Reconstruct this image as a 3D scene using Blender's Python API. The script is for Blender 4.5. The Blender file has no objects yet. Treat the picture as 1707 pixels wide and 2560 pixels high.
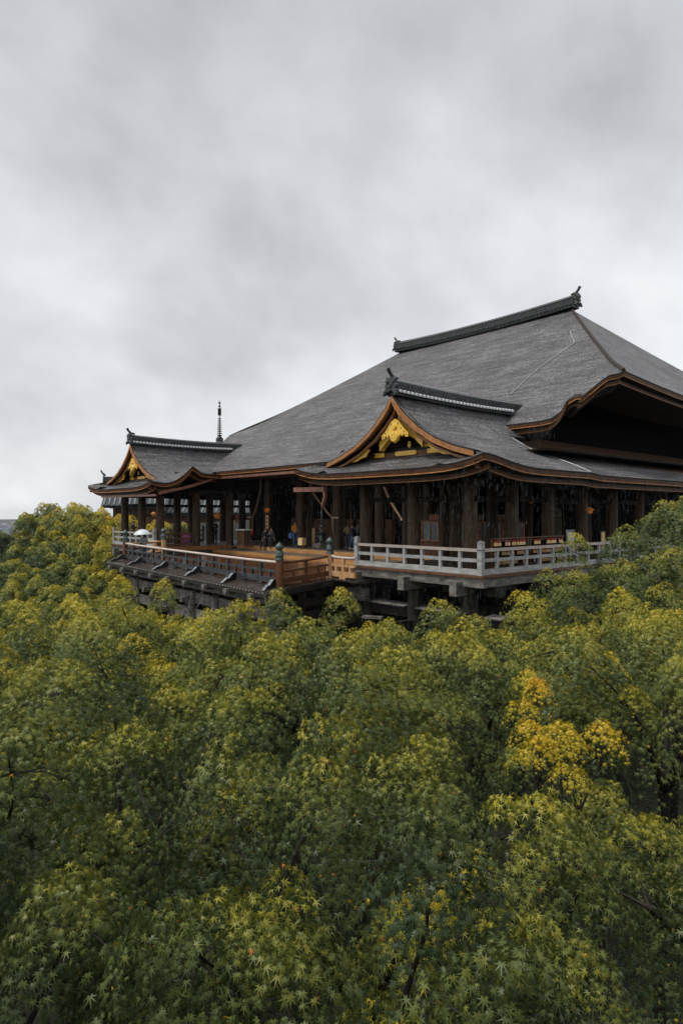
import bpy, bmesh, math, random
import numpy as np
from mathutils import Vector, Matrix
R = math.radians
rnd = random.Random(7)
SC = bpy.context.scene
COL = SC.collection

# ------------------------------------------------------------------ camera
CAMW, CAMN, CAMZ = -15.67, -21.08, 2.45          # metres in the hall's frame: w = west, n = north
cam_d = bpy.data.cameras.new('camera')
cam_d.sensor_fit = 'HORIZONTAL'; cam_d.sensor_width = 24.0
cam_d.lens = 24.0 * 1650.0 / 1707.0
cam_d.clip_start = 0.1; cam_d.clip_end = 30000
cam_d.dof.use_dof = True; cam_d.dof.focus_distance = 26.0; cam_d.dof.aperture_fstop = 5.0
cam = bpy.data.objects.new('camera', cam_d); COL.objects.link(cam)
cam.location = (-CAMW, CAMN, CAMZ)
cam.rotation_euler = (R(90) + 3.0 / 1650.0, 0, R(48.6))
SC.camera = cam

# ------------------------------------------------------------------ world, overcast sky
SUN_EL, SUN_AZ = R(62), R(200)
world = bpy.data.worlds.new('World'); SC.world = world; world.use_nodes = True
nt = world.node_tree; nt.nodes.clear()
def wn(t, **k):
    n = nt.nodes.new(t)
    for a, b in k.items(): setattr(n, a, b)
    return n
out = wn('ShaderNodeOutputWorld'); bg = wn('ShaderNodeBackground'); bg.inputs[1].default_value = 1.0
sky = wn('ShaderNodeTexSky'); sky.sky_type = 'NISHITA'; sky.sun_disc = False
sky.sun_elevation = SUN_EL; sky.sun_rotation = SUN_AZ
skym = wn('ShaderNodeMix', data_type='RGBA', blend_type='MULTIPLY'); skym.inputs[0].default_value = 1.0
skym.inputs[7].default_value = (0.07, 0.07, 0.07, 1)
nt.links.new(sky.outputs[0], skym.inputs[6])
tc = wn('ShaderNodeTexCoord'); sep = wn('ShaderNodeSeparateXYZ'); nt.links.new(tc.outputs['Generated'], sep.inputs[0])
def wm(op, a, b):
    n = wn('ShaderNodeMath', operation=op)
    for i, v in enumerate((a, b)):
        if isinstance(v, (int, float)): n.inputs[i].default_value = v
        elif v is not None: nt.links.new(v, n.inputs[i])
    return n.outputs[0]
den = wm('ADD', wm('MAXIMUM', sep.outputs[2], 0.0), 0.75)
cmb = wn('ShaderNodeCombineXYZ')
nt.links.new(wm('DIVIDE', sep.outputs[0], den), cmb.inputs[0]); nt.links.new(wm('DIVIDE', sep.outputs[1], den), cmb.inputs[1])
def cloud(scale, detail, rough, off, dist):
    mp = wn('ShaderNodeMapping'); mp.inputs['Location'].default_value = off; mp.inputs['Rotation'].default_value = (0, 0, R(40))
    mp.inputs['Scale'].default_value = (1.0, 0.8, 1.0)
    nt.links.new(cmb.outputs[0], mp.inputs[0])
    n = wn('ShaderNodeTexNoise'); n.inputs['Scale'].default_value = scale; n.inputs['Detail'].default_value = detail
    n.inputs['Roughness'].default_value = rough; n.inputs['Distortion'].default_value = dist
    nt.links.new(mp.outputs[0], n.inputs['Vector']); return n.outputs['Fac']
c1 = cloud(1.9, 4, 0.5, (1.3, 4.2, 0), 0.08); c2 = cloud(4.4, 7, 0.58, (0.4, 5.2, 0), 0.1)
cf = wm('ADD', wm('MULTIPLY', c1, 0.72), wm('MULTIPLY', c2, 0.28))
ramp = wn('ShaderNodeValToRGB'); nt.links.new(cf, ramp.inputs[0])
e = ramp.color_ramp.elements
e[0].position = 0.36; e[0].color = (0.33, 0.33, 0.352, 1)
e[1].position = 0.62; e[1].color = (0.68, 0.695, 0.705, 1)
m_ = e.new(0.48); m_.color = (0.49, 0.495, 0.518, 1)
mixs = wn('ShaderNodeMix', data_type='RGBA'); mixs.inputs[0].default_value = 0.94
nt.links.new(skym.outputs[2], mixs.inputs[6]); nt.links.new(ramp.outputs[0], mixs.inputs[7])
nt.links.new(mixs.outputs[2], bg.inputs[0]); nt.links.new(bg.outputs[0], out.inputs[0])

sun_d = bpy.data.lights.new('sun', 'SUN'); sun_d.energy = 1.5; sun_d.angle = R(14); sun_d.color = (1.0, 0.95, 0.88)
sun = bpy.data.objects.new('sun', sun_d); COL.objects.link(sun)
sdir = Vector((math.sin(SUN_AZ) * math.cos(SUN_EL), math.cos(SUN_AZ) * math.cos(SUN_EL), math.sin(SUN_EL)))
sun.rotation_euler = sdir.to_track_quat('Z', 'Y').to_euler(); sun.location = (0, -30, 60)
vs = SC.view_settings; vs.view_transform = 'Standard'; vs.look = 'None'; vs.exposure = 0.56; vs.gamma = 1.0; vs.use_curve_mapping = False
SC.cycles.max_bounces = 6; SC.cycles.diffuse_bounces = 3; SC.cycles.transparent_max_bounces = 8

# ------------------------------------------------------------------ helpers
def W(w, n, z): return (-w, n, z)
def camxy(xc, D):                                  # metres right of and in front of the camera -> (w, n)
    return (CAMW - .661 * xc + .75 * D, CAMN + .75 * xc + .661 * D)
def C(xc, D, z): return W(*camxy(xc, D), z)
def at(px, D): return (px - 853.5) / 1650.0 * D     # sideways metres of a photo column at a known distance
def floorpt(px, py, z):                            # a photo pixel of a foot standing on the floor at height z
    D = 1650.0 * (CAMZ - z) / (py - 1283.0)
    w, n = camxy(at(px, D), D); return (-w, n, z)

class MB:
    def __init__(s): s.v = []; s.f = []; s.m = []; s.mi = 0
    def add(s, vs, fs):
        b = len(s.v); s.v += [tuple(map(float, p)) for p in vs]; s.f += [tuple(i + b for i in f) for f in fs]; s.m += [s.mi] * len(fs); return s
    def hexa(s, p):                                # 4 bottom, 4 top points
        return s.add(p, [(3, 2, 1, 0), (4, 5, 6, 7), (0, 1, 5, 4), (1, 2, 6, 5), (2, 3, 7, 6), (3, 0, 4, 7)])
    def box(s, c, d, rz=0.0, taper=1.0):
        x, y, z = c; a, b, h = d[0] / 2, d[1] / 2, d[2] / 2; co, si = math.cos(rz), math.sin(rz); P = []
        for k, zz in ((1.0, -h), (taper, h)):
            for sx, sy in ((-1, -1), (1, -1), (1, 1), (-1, 1)):
                u, v = sx * a * k, sy * b * k
                P.append((x + u * co - v * si, y + u * si + v * co, z + zz))
        return s.hexa(P)
    def beam(s, p, q, wd, ht, up=(0, 0, 1)):       # rectangular bar between two points
        p, q = Vector(p), Vector(q); d = (q - p).normalized(); u = Vector(up)
        if abs(d.dot(u)) > .98: u = Vector((1, 0, 0))
        sd = d.cross(u).normalized(); u = sd.cross(d)
        a, b = sd * wd / 2, u * ht / 2
        return s.hexa([p - a - b, p + a - b, q + a - b, q - a - b, p - a + b, p + a + b, q + a + b, q - a + b])
    def tube(s, pts, rad, n=8, cap=True):
        pts = [Vector(p) for p in pts]
        if not isinstance(rad, (list, tuple)): rad = [rad] * len(pts)
        b = len(s.v); prev = None
        for i, p in enumerate(pts):
            d = (pts[min(i + 1, len(pts) - 1)] - pts[max(i - 1, 0)]).normalized()
            ref = prev if prev else (Vector((0, 0, 1)) if abs(d.z) < .9 else Vector((1, 0, 0)))
            sd = d.cross(ref).normalized(); u = sd.cross(d).normalized(); prev = u
            for k in range(n):
                a = 2 * math.pi * k / n
                s.v.append(tuple(p + (sd * math.cos(a) + u * math.sin(a)) * rad[i]))
        nf = 0
        for i in range(len(pts) - 1):
            for k in range(n):
                s.f.append((b + i * n + k, b + i * n + (k + 1) % n, b + (i + 1) * n + (k + 1) % n, b + (i + 1) * n + k)); nf += 1
        if cap:
            s.f.append(tuple(b + k for k in range(n))[::-1]); e0 = b + (len(pts) - 1) * n
            s.f.append(tuple(e0 + k for k in range(n))); nf += 2
        s.m += [s.mi] * nf; return s
    def lathe(s, c, prof, n=16):                   # profile of (radius, height)
        x, y, z = c; b = len(s.v); nf = 0
        for r, h in prof:
            for k in range(n):
                a = 2 * math.pi * k / n; s.v.append((x + r * math.cos(a), y + r * math.sin(a), z + h))
        for i in range(len(prof) - 1):
            for k in range(n):
                s.f.append((b + i * n + k, b + i * n + (k + 1) % n, b + (i + 1) * n + (k + 1) % n, b + (i + 1) * n + k)); nf += 1
        s.f.append(tuple(b + k for k in range(n))[::-1]); e0 = b + (len(prof) - 1) * n
        s.f.append(tuple(e0 + k for k in range(n))); nf += 2
        s.m += [s.mi] * nf; return s
    def grid(s, rows):                             # list of equal-length rows of points
        b = len(s.v); m = len(rows[0])
        for r in rows: s.v += [tuple(map(float, p)) for p in r]
        nf = 0
        for i in range(len(rows) - 1):
            for k in range(m - 1):
                s.f.append((b + i * m + k, b + i * m + k + 1, b + (i + 1) * m + k + 1, b + (i + 1) * m + k)); nf += 1
        s.m += [s.mi] * nf; return s
    def prism(s, poly, off):                       # polygon of 3-D points swept by an offset
        k = len(poly); o = Vector(off); P = [tuple(p) for p in poly] + [tuple(Vector(p) + o) for p in poly]
        return s.add(P, [tuple(range(k))[::-1], tuple(range(k, 2 * k))] + [(i, (i + 1) % k, k + (i + 1) % k, k + i) for i in range(k)])

def mesh(name, mb, mats, loc=(0, 0, 0), smooth=False):
    me = bpy.data.meshes.new(name)
    if any(loc): vv = [(a - loc[0], b - loc[1], c - loc[2]) for a, b, c in mb.v]
    else: vv = mb.v
    me.from_pydata(vv, [], mb.f)
    for m in (mats if isinstance(mats, (list, tuple)) else [mats]): me.materials.append(m)
    if len(set(mb.m)) > 1: me.polygons.foreach_set('material_index', mb.m)
    bm = bmesh.new(); bm.from_mesh(me); bmesh.ops.recalc_face_normals(bm, faces=bm.faces); bm.to_mesh(me); bm.free()
    if smooth:
        me.polygons.foreach_set('use_smooth', [True] * len(me.polygons))
        try: me.set_sharp_from_angle(angle=R(40))
        except Exception: pass
    me.update(); return me
def link(name, me, parent=None, loc=(0, 0, 0), rot=None):
    o = bpy.data.objects.new(name, me); COL.objects.link(o); o.location = loc
    if rot: o.rotation_euler = rot
    if parent: o.parent = parent
    return o
def wpos(o):
    p = Vector((0, 0, 0))
    while o: p = p + o.location; o = o.parent
    return p
def part(name, mb, mats, parent, smooth=False, kind=None, label=None):    # mb is in world coordinates
    L = wpos(parent); c = Vector(mb.v[0]) if False else L
    o = link(name, mesh(name, mb, mats, tuple(c), smooth), parent)
    if kind: o['kind'] = kind
    if label: o['label'] = label
    return o
def tag(o, label, cat, group=None, kind=None):
    if label: o['label'] = label
    if cat: o['category'] = cat
    if group: o['group'] = group
    if kind: o['kind'] = kind
    return o
def thing(name, label, cat, loc=(0, 0, 0), group=None):
    o = bpy.data.objects.new(name, None); COL.objects.link(o); o.location = loc; o.empty_display_size = .3
    return tag(o, label, cat, group)
def solo(name, mb, mats, label, cat, group=None, kind=None, smooth=False):
    a = np.array(mb.v); loc = ((a[:, 0].min() + a[:, 0].max()) / 2, (a[:, 1].min() + a[:, 1].max()) / 2, a[:, 2].min())
    o = link(name, mesh(name, mb, mats, loc, smooth), None, loc)
    return tag(o, label, cat, group, kind)

# ------------------------------------------------------------------ materials
MATS = {}
def mat(name, ca, cb, rough=.6, scale=(4, 4, 4), detail=6, bump=.0, bscale=None, metal=0.0, lo=.35, hi=.65, spec=.4, alpha=1.0, trans=0.0, emit=None, coat=0.0):
    m = bpy.data.materials.new(name); m.use_nodes = True; t = m.node_tree; p = t.nodes['Principled BSDF']
    p.inputs['Roughness'].default_value = rough; p.inputs['Metallic'].default_value = metal
    p.inputs['Specular IOR Level'].default_value = spec
    if coat: p.inputs['Coat Weight'].default_value = coat; p.inputs['Coat Roughness'].default_value = .12
    c = t.nodes.new('ShaderNodeTexCoord'); mp = t.nodes.new('ShaderNodeMapping'); mp.inputs['Scale'].default_value = scale
    n = t.nodes.new('ShaderNodeTexNoise'); n.inputs['Scale'].default_value = 1.0; n.inputs['Detail'].default_value = detail; n.inputs['Roughness'].default_value = .62
    t.links.new(c.outputs['Object'], mp.inputs[0]); t.links.new(mp.outputs[0], n.inputs['Vector'])
    r = t.nodes.new('ShaderNodeValToRGB'); r.color_ramp.elements[0].position = lo; r.color_ramp.elements[1].position = hi
    r.color_ramp.elements[0].color = (*ca, 1); r.color_ramp.elements[1].color = (*cb, 1)
    t.links.new(n.outputs['Fac'], r.inputs[0]); t.links.new(r.outputs[0], p.inputs['Base Color'])
    if bump:
        b = t.nodes.new('ShaderNodeBump'); b.inputs['Strength'].default_value = bump; b.inputs['Distance'].default_value = .02
        if bscale:
            mp2 = t.nodes.new('ShaderNodeMapping'); mp2.inputs['Scale'].default_value = bscale; t.links.new(c.outputs['Object'], mp2.inputs[0])
            n2 = t.nodes.new('ShaderNodeTexNoise'); n2.inputs['Scale'].default_value = 1.0; n2.inputs['Detail'].default_value = 4
            t.links.new(mp2.outputs[0], n2.inputs['Vector']); t.links.new(n2.outputs['Fac'], b.inputs['Height'])
        else: t.links.new(n.outputs['Fac'], b.inputs['Height'])
        t.links.new(b.outputs[0], p.inputs['Normal'])
    if alpha < 1: p.inputs['Alpha'].default_value = alpha
    if trans: p.inputs['Transmission Weight'].default_value = trans
    if emit:
        p.inputs['Emission Color'].default_value = (*emit[0], 1); p.inputs['Emission Strength'].default_value = emit[1]
    MATS[name] = m; return m
M = MATS
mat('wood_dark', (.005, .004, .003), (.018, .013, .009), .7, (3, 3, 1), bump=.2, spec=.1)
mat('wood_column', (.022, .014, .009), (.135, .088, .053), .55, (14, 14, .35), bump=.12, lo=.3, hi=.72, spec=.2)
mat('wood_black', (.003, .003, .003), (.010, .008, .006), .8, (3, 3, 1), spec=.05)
mat('wood_orange', (.24, .095, .030), (.50, .24, .085), .38, (7, 7, 1.2), bump=.2, lo=.3, hi=.7)
mat('wood_fresh', (.48, .26, .11), (.72, .47, .25), .42, (6, 6, 2), bump=.15)
mat('wood_brown', (.085, .036, .016), (.20, .088, .036), .5, (5, 5, 1.5), bump=.2)
mat('wood_grey', (.22, .222, .215), (.58, .585, .57), .55, (2.2, 2.2, 7), bump=.15, lo=.22, hi=.72)
mat('wood_grey_warm', (.44, .38, .34), (.72, .61, .53), .5, (2.2, 2.2, 7), bump=.15, lo=.22, hi=.72)
mat('wood_blue_wet', (.018, .022, .026), (.085, .092, .098), .32, (4, 4, 5), bump=.2)
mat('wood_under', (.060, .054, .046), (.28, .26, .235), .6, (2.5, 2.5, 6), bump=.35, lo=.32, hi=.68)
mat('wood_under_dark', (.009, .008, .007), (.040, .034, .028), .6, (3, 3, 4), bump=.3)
mat('deck_wet', (.030, .024, .021), (.095, .075, .062), .22, (3, 14, 3), bump=.15)
mat('deck_stage', (.045, .020, .010), (.125, .055, .024), .20, (3, 12, 3), bump=.12)
mat('floor_dry', (.10, .075, .055), (.19, .145, .105), .45, (2, 9, 2), bump=.1)
mat('step_orange', (.36, .17, .055), (.58, .31, .11), .4, (1, 8, 8), bump=.1)
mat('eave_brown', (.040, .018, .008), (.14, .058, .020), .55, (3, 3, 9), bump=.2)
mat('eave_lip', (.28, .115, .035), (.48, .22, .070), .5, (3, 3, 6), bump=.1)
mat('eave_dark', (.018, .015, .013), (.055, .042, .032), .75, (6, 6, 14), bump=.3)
mat('gold', (.86, .47, .03), (1.0, .69, .10), .32, (9, 9, 9), bump=.25, spec=.6)
mat('tile', (.022, .026, .026), (.095, .105, .105), .35, (5, 5, 5), bump=.3)
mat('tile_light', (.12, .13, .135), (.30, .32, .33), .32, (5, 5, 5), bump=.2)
mat('tile_pale', (.30, .32, .33), (.58, .60, .61), .3, (5, 5, 5), bump=.1)
mat('bronze', (.035, .062, .058), (.115, .165, .150), .4, (6, 6, 12), bump=.15, metal=.15)
mat('bronze_dark', (.020, .024, .023), (.070, .080, .075), .35, (8, 8, 8), metal=.4)
mat('copper', (.20, .085, .055), (.36, .18, .125), .35, (3, 3, 3), metal=.3, bump=.05)
mat('metal_pale', (.40, .42, .43), (.62, .64, .65), .3, (8, 8, 8), metal=.5)
mat('stone', (.20, .17, .14), (.38, .33, .27), .6, (6, 6, 6), bump=.2)
mat('black', (.008, .008, .009), (.016, .016, .018), .5)
mat('lantern_orange', (.26, .07, .008), (.78, .30, .03), .4, (9, 9, 40), emit=((1.0, .32, .03), .05))
mat('banner_orange', (.72, .12, .012), (.80, .16, .02), .6)
mat('red', (.45, .02, .015), (.62, .04, .025), .6)
mat('plaque', (.74, .47, .19), (.90, .68, .36), .55, (9, 9, 9))
mat('rope', (.20, .115, .062), (.36, .235, .135), .8, (20, 20, 20), bump=.4)
mat('paper_white', (.60, .60, .57), (.74, .74, .72), .7)
mat('screen_olive', (.085, .085, .045), (.135, .130, .075), .7)
mat('lattice', (.28, .125, .035), (.50, .25, .085), .55, (14, 14, 14))
mat('glass_pane', (.10, .12, .12), (.22, .25, .25), .12, (2, 2, 2), spec=.7)
mat('blue_box', (.03, .05, .065), (.06, .085, .10), .5)
mat('trunk', (.008, .006, .005), (.030, .023, .018), .7, (8, 8, 3), bump=.5)
mat('twig_red', (.07, .045, .035), (.14, .095, .075), .6)
mat('soil', (.008, .008, .005), (.022, .022, .012), .9, (.6, .6, .6), bump=.4)
mat('skin', (.46, .28, .19), (.56, .36, .26), .5)
mat('hair_black', (.008, .007, .006), (.02, .017, .015), .4)
mat('hair_white', (.45, .45, .44), (.6, .6, .6), .6)
def cloth(name, c, r=.8):
    return mat(name, tuple(x * .7 for x in c), tuple(min(1, x * 1.2) for x in c), r, (7, 7, 7), bump=.2)
for nm, c in dict(navy=(.016, .020, .032), black_cloth=(.010, .011, .013), plaid=(.035, .055, .055), mustard=(0.797, 0.348, 0.029), denim=(0.072, 0.145, 0.246), beige=(0.609, 0.420, 0.261),
                  blue_jacket=(.020, .045, .085), grey_cloth=(.16, .17, .17), teal=(0.174, 0.522, 0.522), olive=(.11, .10, .04), ochre=(0.696, 0.362, 0.102),
                  pale_grey=(.34, .36, .35), blue_trouser=(.02, .045, .16), cap_green=(.05, .075, .06), shoe_white=(.7, .7, .68), bag_blue=(0.087, 0.217, 0.478)).items(): cloth(nm, c)
mat('umbrella_white', (.55, .62, .66), (.72, .77, .79), .35, spec=.5)
mat('umbrella_pink', (.86, .22, .54), (.94, .32, .64), .5)
mat('city_pale', (.40, .42, .45), (.55, .57, .60), .8, (.05, .05, .05))
mat('city_blue', (.20, .26, .33), (.28, .34, .41), .7, (.05, .05, .05))
mat('city_window', (.18, .21, .25), (.24, .28, .32), .4)
mat('pagoda_wood', (.20, .045, .02), (.34, .08, .03), .6)

def bark_mat(name, dry=False):
    """thatched cypress bark: thin courses, flecked grey, brown where the rain does not reach"""
    m = bpy.data.materials.new(name); m.use_nodes = True; t = m.node_tree; L = t.links; p = t.nodes['Principled BSDF']
    p.inputs['Roughness'].default_value = .55; p.inputs['Specular IOR Level'].default_value = .35
    c = t.nodes.new('ShaderNodeTexCoord')
    def nz(sc, det, rg):
        mp = t.nodes.new('ShaderNodeMapping'); mp.inputs['Scale'].default_value = sc; L.new(c.outputs['Object'], mp.inputs[0])
        n = t.nodes.new('ShaderNodeTexNoise'); n.inputs['Scale'].default_value = 1; n.inputs['Detail'].default_value = det; n.inputs['Roughness'].default_value = rg
        L.new(mp.outputs[0], n.inputs['Vector']); return n.outputs['Fac']
    def mth(op, a, b):
        n = t.nodes.new('ShaderNodeMath'); n.operation = op
        for i, v in enumerate((a, b)):
            if isinstance(v, (int, float)): n.inputs[i].default_value = v
            else: L.new(v, n.inputs[i])
        return n.outputs[0]
    fleck = nz((11, 11, 24), 3, .8); course = nz((.35, .35, 13), 3, .6); big = nz((.5, .5, .8), 4, .55); mid = nz((2.2, 2.2, 5), 4, .6)
    f = mth('ADD', mth('ADD', mth('MULTIPLY', fleck, .72), mth('MULTIPLY', course, .28)), mth('ADD', mth('MULTIPLY', big, .12), mth('MULTIPLY', mid, .14)))
    r = t.nodes.new('ShaderNodeValToRGB'); el = r.color_ramp.elements
    el[0].position = .50; el[0].color = (.013, .013, .014, 1); el[1].position = .80; el[1].color = (.40, .392, .395, 1)
    k = el.new(.64); k.color = (.078, .076, .078, 1)
    L.new(f, r.inputs[0])
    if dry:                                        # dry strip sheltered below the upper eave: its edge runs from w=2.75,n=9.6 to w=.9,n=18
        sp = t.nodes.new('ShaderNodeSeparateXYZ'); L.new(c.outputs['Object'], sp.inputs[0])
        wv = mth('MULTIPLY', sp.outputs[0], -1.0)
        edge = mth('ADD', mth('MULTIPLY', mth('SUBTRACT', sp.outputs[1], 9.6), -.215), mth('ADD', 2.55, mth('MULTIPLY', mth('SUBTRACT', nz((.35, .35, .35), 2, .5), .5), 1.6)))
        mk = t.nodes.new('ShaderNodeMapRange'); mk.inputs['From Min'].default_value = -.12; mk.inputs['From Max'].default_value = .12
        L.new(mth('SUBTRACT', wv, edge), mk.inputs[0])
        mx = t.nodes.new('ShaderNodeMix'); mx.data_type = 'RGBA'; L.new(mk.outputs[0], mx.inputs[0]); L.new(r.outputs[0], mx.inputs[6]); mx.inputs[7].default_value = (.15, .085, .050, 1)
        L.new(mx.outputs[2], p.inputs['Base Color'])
    else: L.new(r.outputs[0], p.inputs['Base Color'])
    b = t.nodes.new('ShaderNodeBump'); b.inputs['Strength'].default_value = .55; b.inputs['Distance'].default_value = .03
    L.new(f, b.inputs['Height']); L.new(b.outputs[0], p.inputs['Normal'])
    MATS[name] = m; return m
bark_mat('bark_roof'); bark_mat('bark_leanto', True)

def leaf_mat(name, cols, transl=.20):
    """green -> yellow by each leaf's own ripeness; the tree's own yellowing shifts it"""
    m = bpy.data.materials.new(name); m.use_nodes = True; t = m.node_tree; L = t.links; t.nodes.clear()
    o = t.nodes.new('ShaderNodeOutputMaterial'); p = t.nodes.new('ShaderNodeBsdfPrincipled'); tr = t.nodes.new('ShaderNodeBsdfTranslucent'); mx = t.nodes.new('ShaderNodeMixShader')
    p.inputs['Roughness'].default_value = .42; p.inputs['Specular IOR Level'].default_value = .3
    a = t.nodes.new('ShaderNodeAttribute'); a.attribute_name = 'ripe'
    b = t.nodes.new('ShaderNodeAttribute'); b.attribute_type = 'OBJECT'; b.attribute_name = 'yellowing'
    ad = t.nodes.new('ShaderNodeMath'); L.new(a.outputs['Fac'], ad.inputs[0]); L.new(b.outputs['Fac'], ad.inputs[1])
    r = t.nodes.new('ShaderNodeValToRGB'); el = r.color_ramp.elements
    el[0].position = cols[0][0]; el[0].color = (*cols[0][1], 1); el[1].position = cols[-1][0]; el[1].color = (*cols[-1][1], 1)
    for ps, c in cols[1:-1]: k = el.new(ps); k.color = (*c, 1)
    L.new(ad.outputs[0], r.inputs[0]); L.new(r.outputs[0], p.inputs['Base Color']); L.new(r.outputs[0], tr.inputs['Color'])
    mx.inputs[0].default_value = transl
    L.new(p.outputs[0], mx.inputs[1]); L.new(tr.outputs[0], mx.inputs[2]); L.new(mx.outputs[0], o.inputs[0])
    MATS[name] = m; return m
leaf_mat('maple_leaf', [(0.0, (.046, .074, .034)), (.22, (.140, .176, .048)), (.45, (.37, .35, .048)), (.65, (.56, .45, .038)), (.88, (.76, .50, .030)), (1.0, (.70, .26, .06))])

# ================================================================== GROUND
def ground_h(w, n):
    D = .75 * (w - CAMW) + .661 * (n - CAMN); xc = -.661 * (w - CAMW) + .75 * (n - CAMN)
    h = -10.5 + .5 * math.sin(w * .21) * math.cos(n * .17)
    hall = max(0, min(1, (n - 5) / 14.0)); h = h + (6.5) * hall * hall * (3 - 2 * hall) * (1 if w < 60 else max(0, 1 - (w - 60) / 80))
    k = max(0, min(1, (w - 26) / 22.0)); h += 5.5 * k * k * (3 - 2 * k) * max(0, 1 - max(0, D - 80) / 120.0)
    far = max(0, D - 110); h -= min(64.0, far * .16)
    if D < 2: h += min(6.5, (2 - D) * .55)          # the bank the photographer stands on
    return h
xs = sorted(set([-9000, -5000, -2500, -1200, -600, -350] + list(range(-240, 161, 8)) + [220, 400, 900, 2500, 6000]))
ys = sorted(set([-9000, -4000, -1500, -600, -300, -180] + list(range(-120, 181, 8)) + [260, 420, 800, 2000, 6000]))
g = MB(); g.grid([[(x, y, ground_h(-x, y)) for x in xs] for y in ys])
o = link('ground', mesh('ground', g, M['soil'], smooth=True)); o['kind'] = 'structure'; o['label'] = 'dark leaf-littered valley slope under the trees'

# ================================================================== TEMPLE HALL
hall = thing('temple_hall', 'huge dark timber temple hall with sweeping grey bark roofs and gilded gables', 'temple', W(17.9, 15, -6))
NR, ZR, NEV = 23.3, 17.3, 4.9
def zs(n):
    t = max(0, min(1, (NR - n) / 18.4)); return 5.6 + (n - NEV) * .636 - .25 * math.sin(math.pi * t)
EB = [(23.3, 9.3), (11.0, -.4), (10.55, -.22), (10.1, 0.0), (9.95, .42), (9.7, .78), (9.35, .98), (9.05, .96), (8.80, .64), (8.72, 1.36), (8.4, 1.25), (8.0, 1.2), (7.6, 1.2), (7.25, 1.35), (7.12, 1.75), (7.10, 2.4), (7.08, 3.4), (7.05, 4.5), (4.9, 6.9)]
def wE(n):
    for (a, b), (c, d) in zip(EB, EB[1:]):
        if n >= c: return b + (d - b) * (a - n) / (a - c)
    return EB[-1][1]
def lift(w, n, zc=.32):
    s = 0
    for cw, cn, r_, a_ in ((-.4, 11.0, 1.6, .24), (36.2, 11.0, 1.6, .24), (.85, 8.74, .50, .36), (-.05, 10.1, .5, .30), (1.0, 9.35, .45, -.16)):
        s += a_ * math.exp(-((w - cw) ** 2 + (n - cn) ** 2) / r_ ** 2)
    return s
rb = MB()
ns = list(np.linspace(23.3, 11.0, 26)) + [10.78, 10.55, 10.3, 10.1, 10.03, 9.95, 9.83, 9.7, 9.52, 9.35, 9.2, 9.05, 8.92, 8.80, 8.72, 8.55, 8.4, 8.2, 8.0, 7.8, 7.6, 7.4, 7.25, 7.12, 7.10, 7.08, 7.05] + list(np.linspace(6.6, 4.9, 6))
rows = []
for n in ns:
    a = wE(n); b = 35.8 - a; row = []
    for k in range(91):
        f = k / 90.0; f = .55 * (1 - math.cos(math.pi * f)) / 2 + .45 * f if False else (1 - math.cos(math.pi * f)) / 2
        w = a + (b - a) * f; row.append(W(w, n, zs(n) + lift(w, n)))
    rows.append(row)
rb.grid(rows)
# east and west faces, north slope
def side_face(sg):
    rows = []
    for i in range(25):
        s = i / 24.0; n0 = 11.0 + 24.6 * s; row = []
        for k in range(22):
            t = k / 21.0; nt_ = 11.0 + 12.3 * t
            w = -.4 + 9.7 * t; n = n0 + (NR - n0) * t
            z = zs(nt_) + .28 * math.exp(-(t * 9.7 / 2.2) ** 2) * (1 - .0) - (.5 * math.sin(math.pi * s) * (1 - t) ** 2)
            row.append(W(w if sg < 0 else 35.8 - w, n, z))
        rows.append(row)
    return rows
E_face = side_face(-1); rb.grid(E_face); rb.grid(side_face(1))
rows = []
for n in np.linspace(23.3, 11.0, 14):
    a = wE(n); rows.append([W(a + (35.8 - 2 * a) * k / 30, 2 * NR - n, zs(n)) for k in range(31)])
rb.grid(rows)
main_roof = part('main_roof', rb, M['bark_roof'], hall, smooth=True)

def inward(poly, side):
    res = []
    for i, p in enumerate(poly):
        a = Vector(poly[max(i - 1, 0)]); b = Vector(poly[min(i + 1, len(poly) - 1)]); d = (b - a); d.z = 0
        if d.length < 1e-6: d = Vector((1, 0, 0))
        d.normalize(); res.append(Vector((-d.y, d.x, 0)) * side)
    return res
def eave(parent, poly, ref, soff=1.6, srise=.1, s=.78, name='eave_band', cdir=None):
    """two stepped bands of bark edge and board below a roof edge, with its soffit; ref = plan point inside the roof"""
    q = Vector(W(*ref, 0)); tot = sum((q - Vector((p[0], p[1], 0))).dot(i) for p, i in zip(poly, inward(poly, 1)))
    side = 1 if tot > 0 else -1
    inn = inward(poly, side) if cdir is None else [Vector(cdir)] * len(poly); P = [Vector(p) for p in poly]
    def off(k, d): return [p + i * k + Vector((0, 0, -d)) for p, i in zip(P, inn)]
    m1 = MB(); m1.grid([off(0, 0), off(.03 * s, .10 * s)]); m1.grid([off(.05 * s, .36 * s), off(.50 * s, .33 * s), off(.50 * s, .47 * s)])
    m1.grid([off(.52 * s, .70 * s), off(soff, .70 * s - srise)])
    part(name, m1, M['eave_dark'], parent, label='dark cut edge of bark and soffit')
    m2 = MB(); m2.grid([off(.03 * s, .10 * s), off(.06 * s, .30 * s)]); m2.grid([off(.48 * s, .47 * s), off(.50 * s, .65 * s)])
    part(name, m2, M['eave_brown'], parent)
    m3 = MB(); m3.grid([off(.06 * s, .30 * s), off(.03 * s, .315 * s), off(.03 * s, .355 * s), off(.05 * s, .36 * s)])
    m3.grid([off(.50 * s, .65 * s), off(.47 * s, .655 * s), off(.47 * s, .70 * s), off(.52 * s, .70 * s)])
    part(name, m3, M['eave_lip'], parent, label='pale orange lip board along the eave')
def S3(w, n): return Vector(W(w, n, zs(n) + lift(w, n)))
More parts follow.
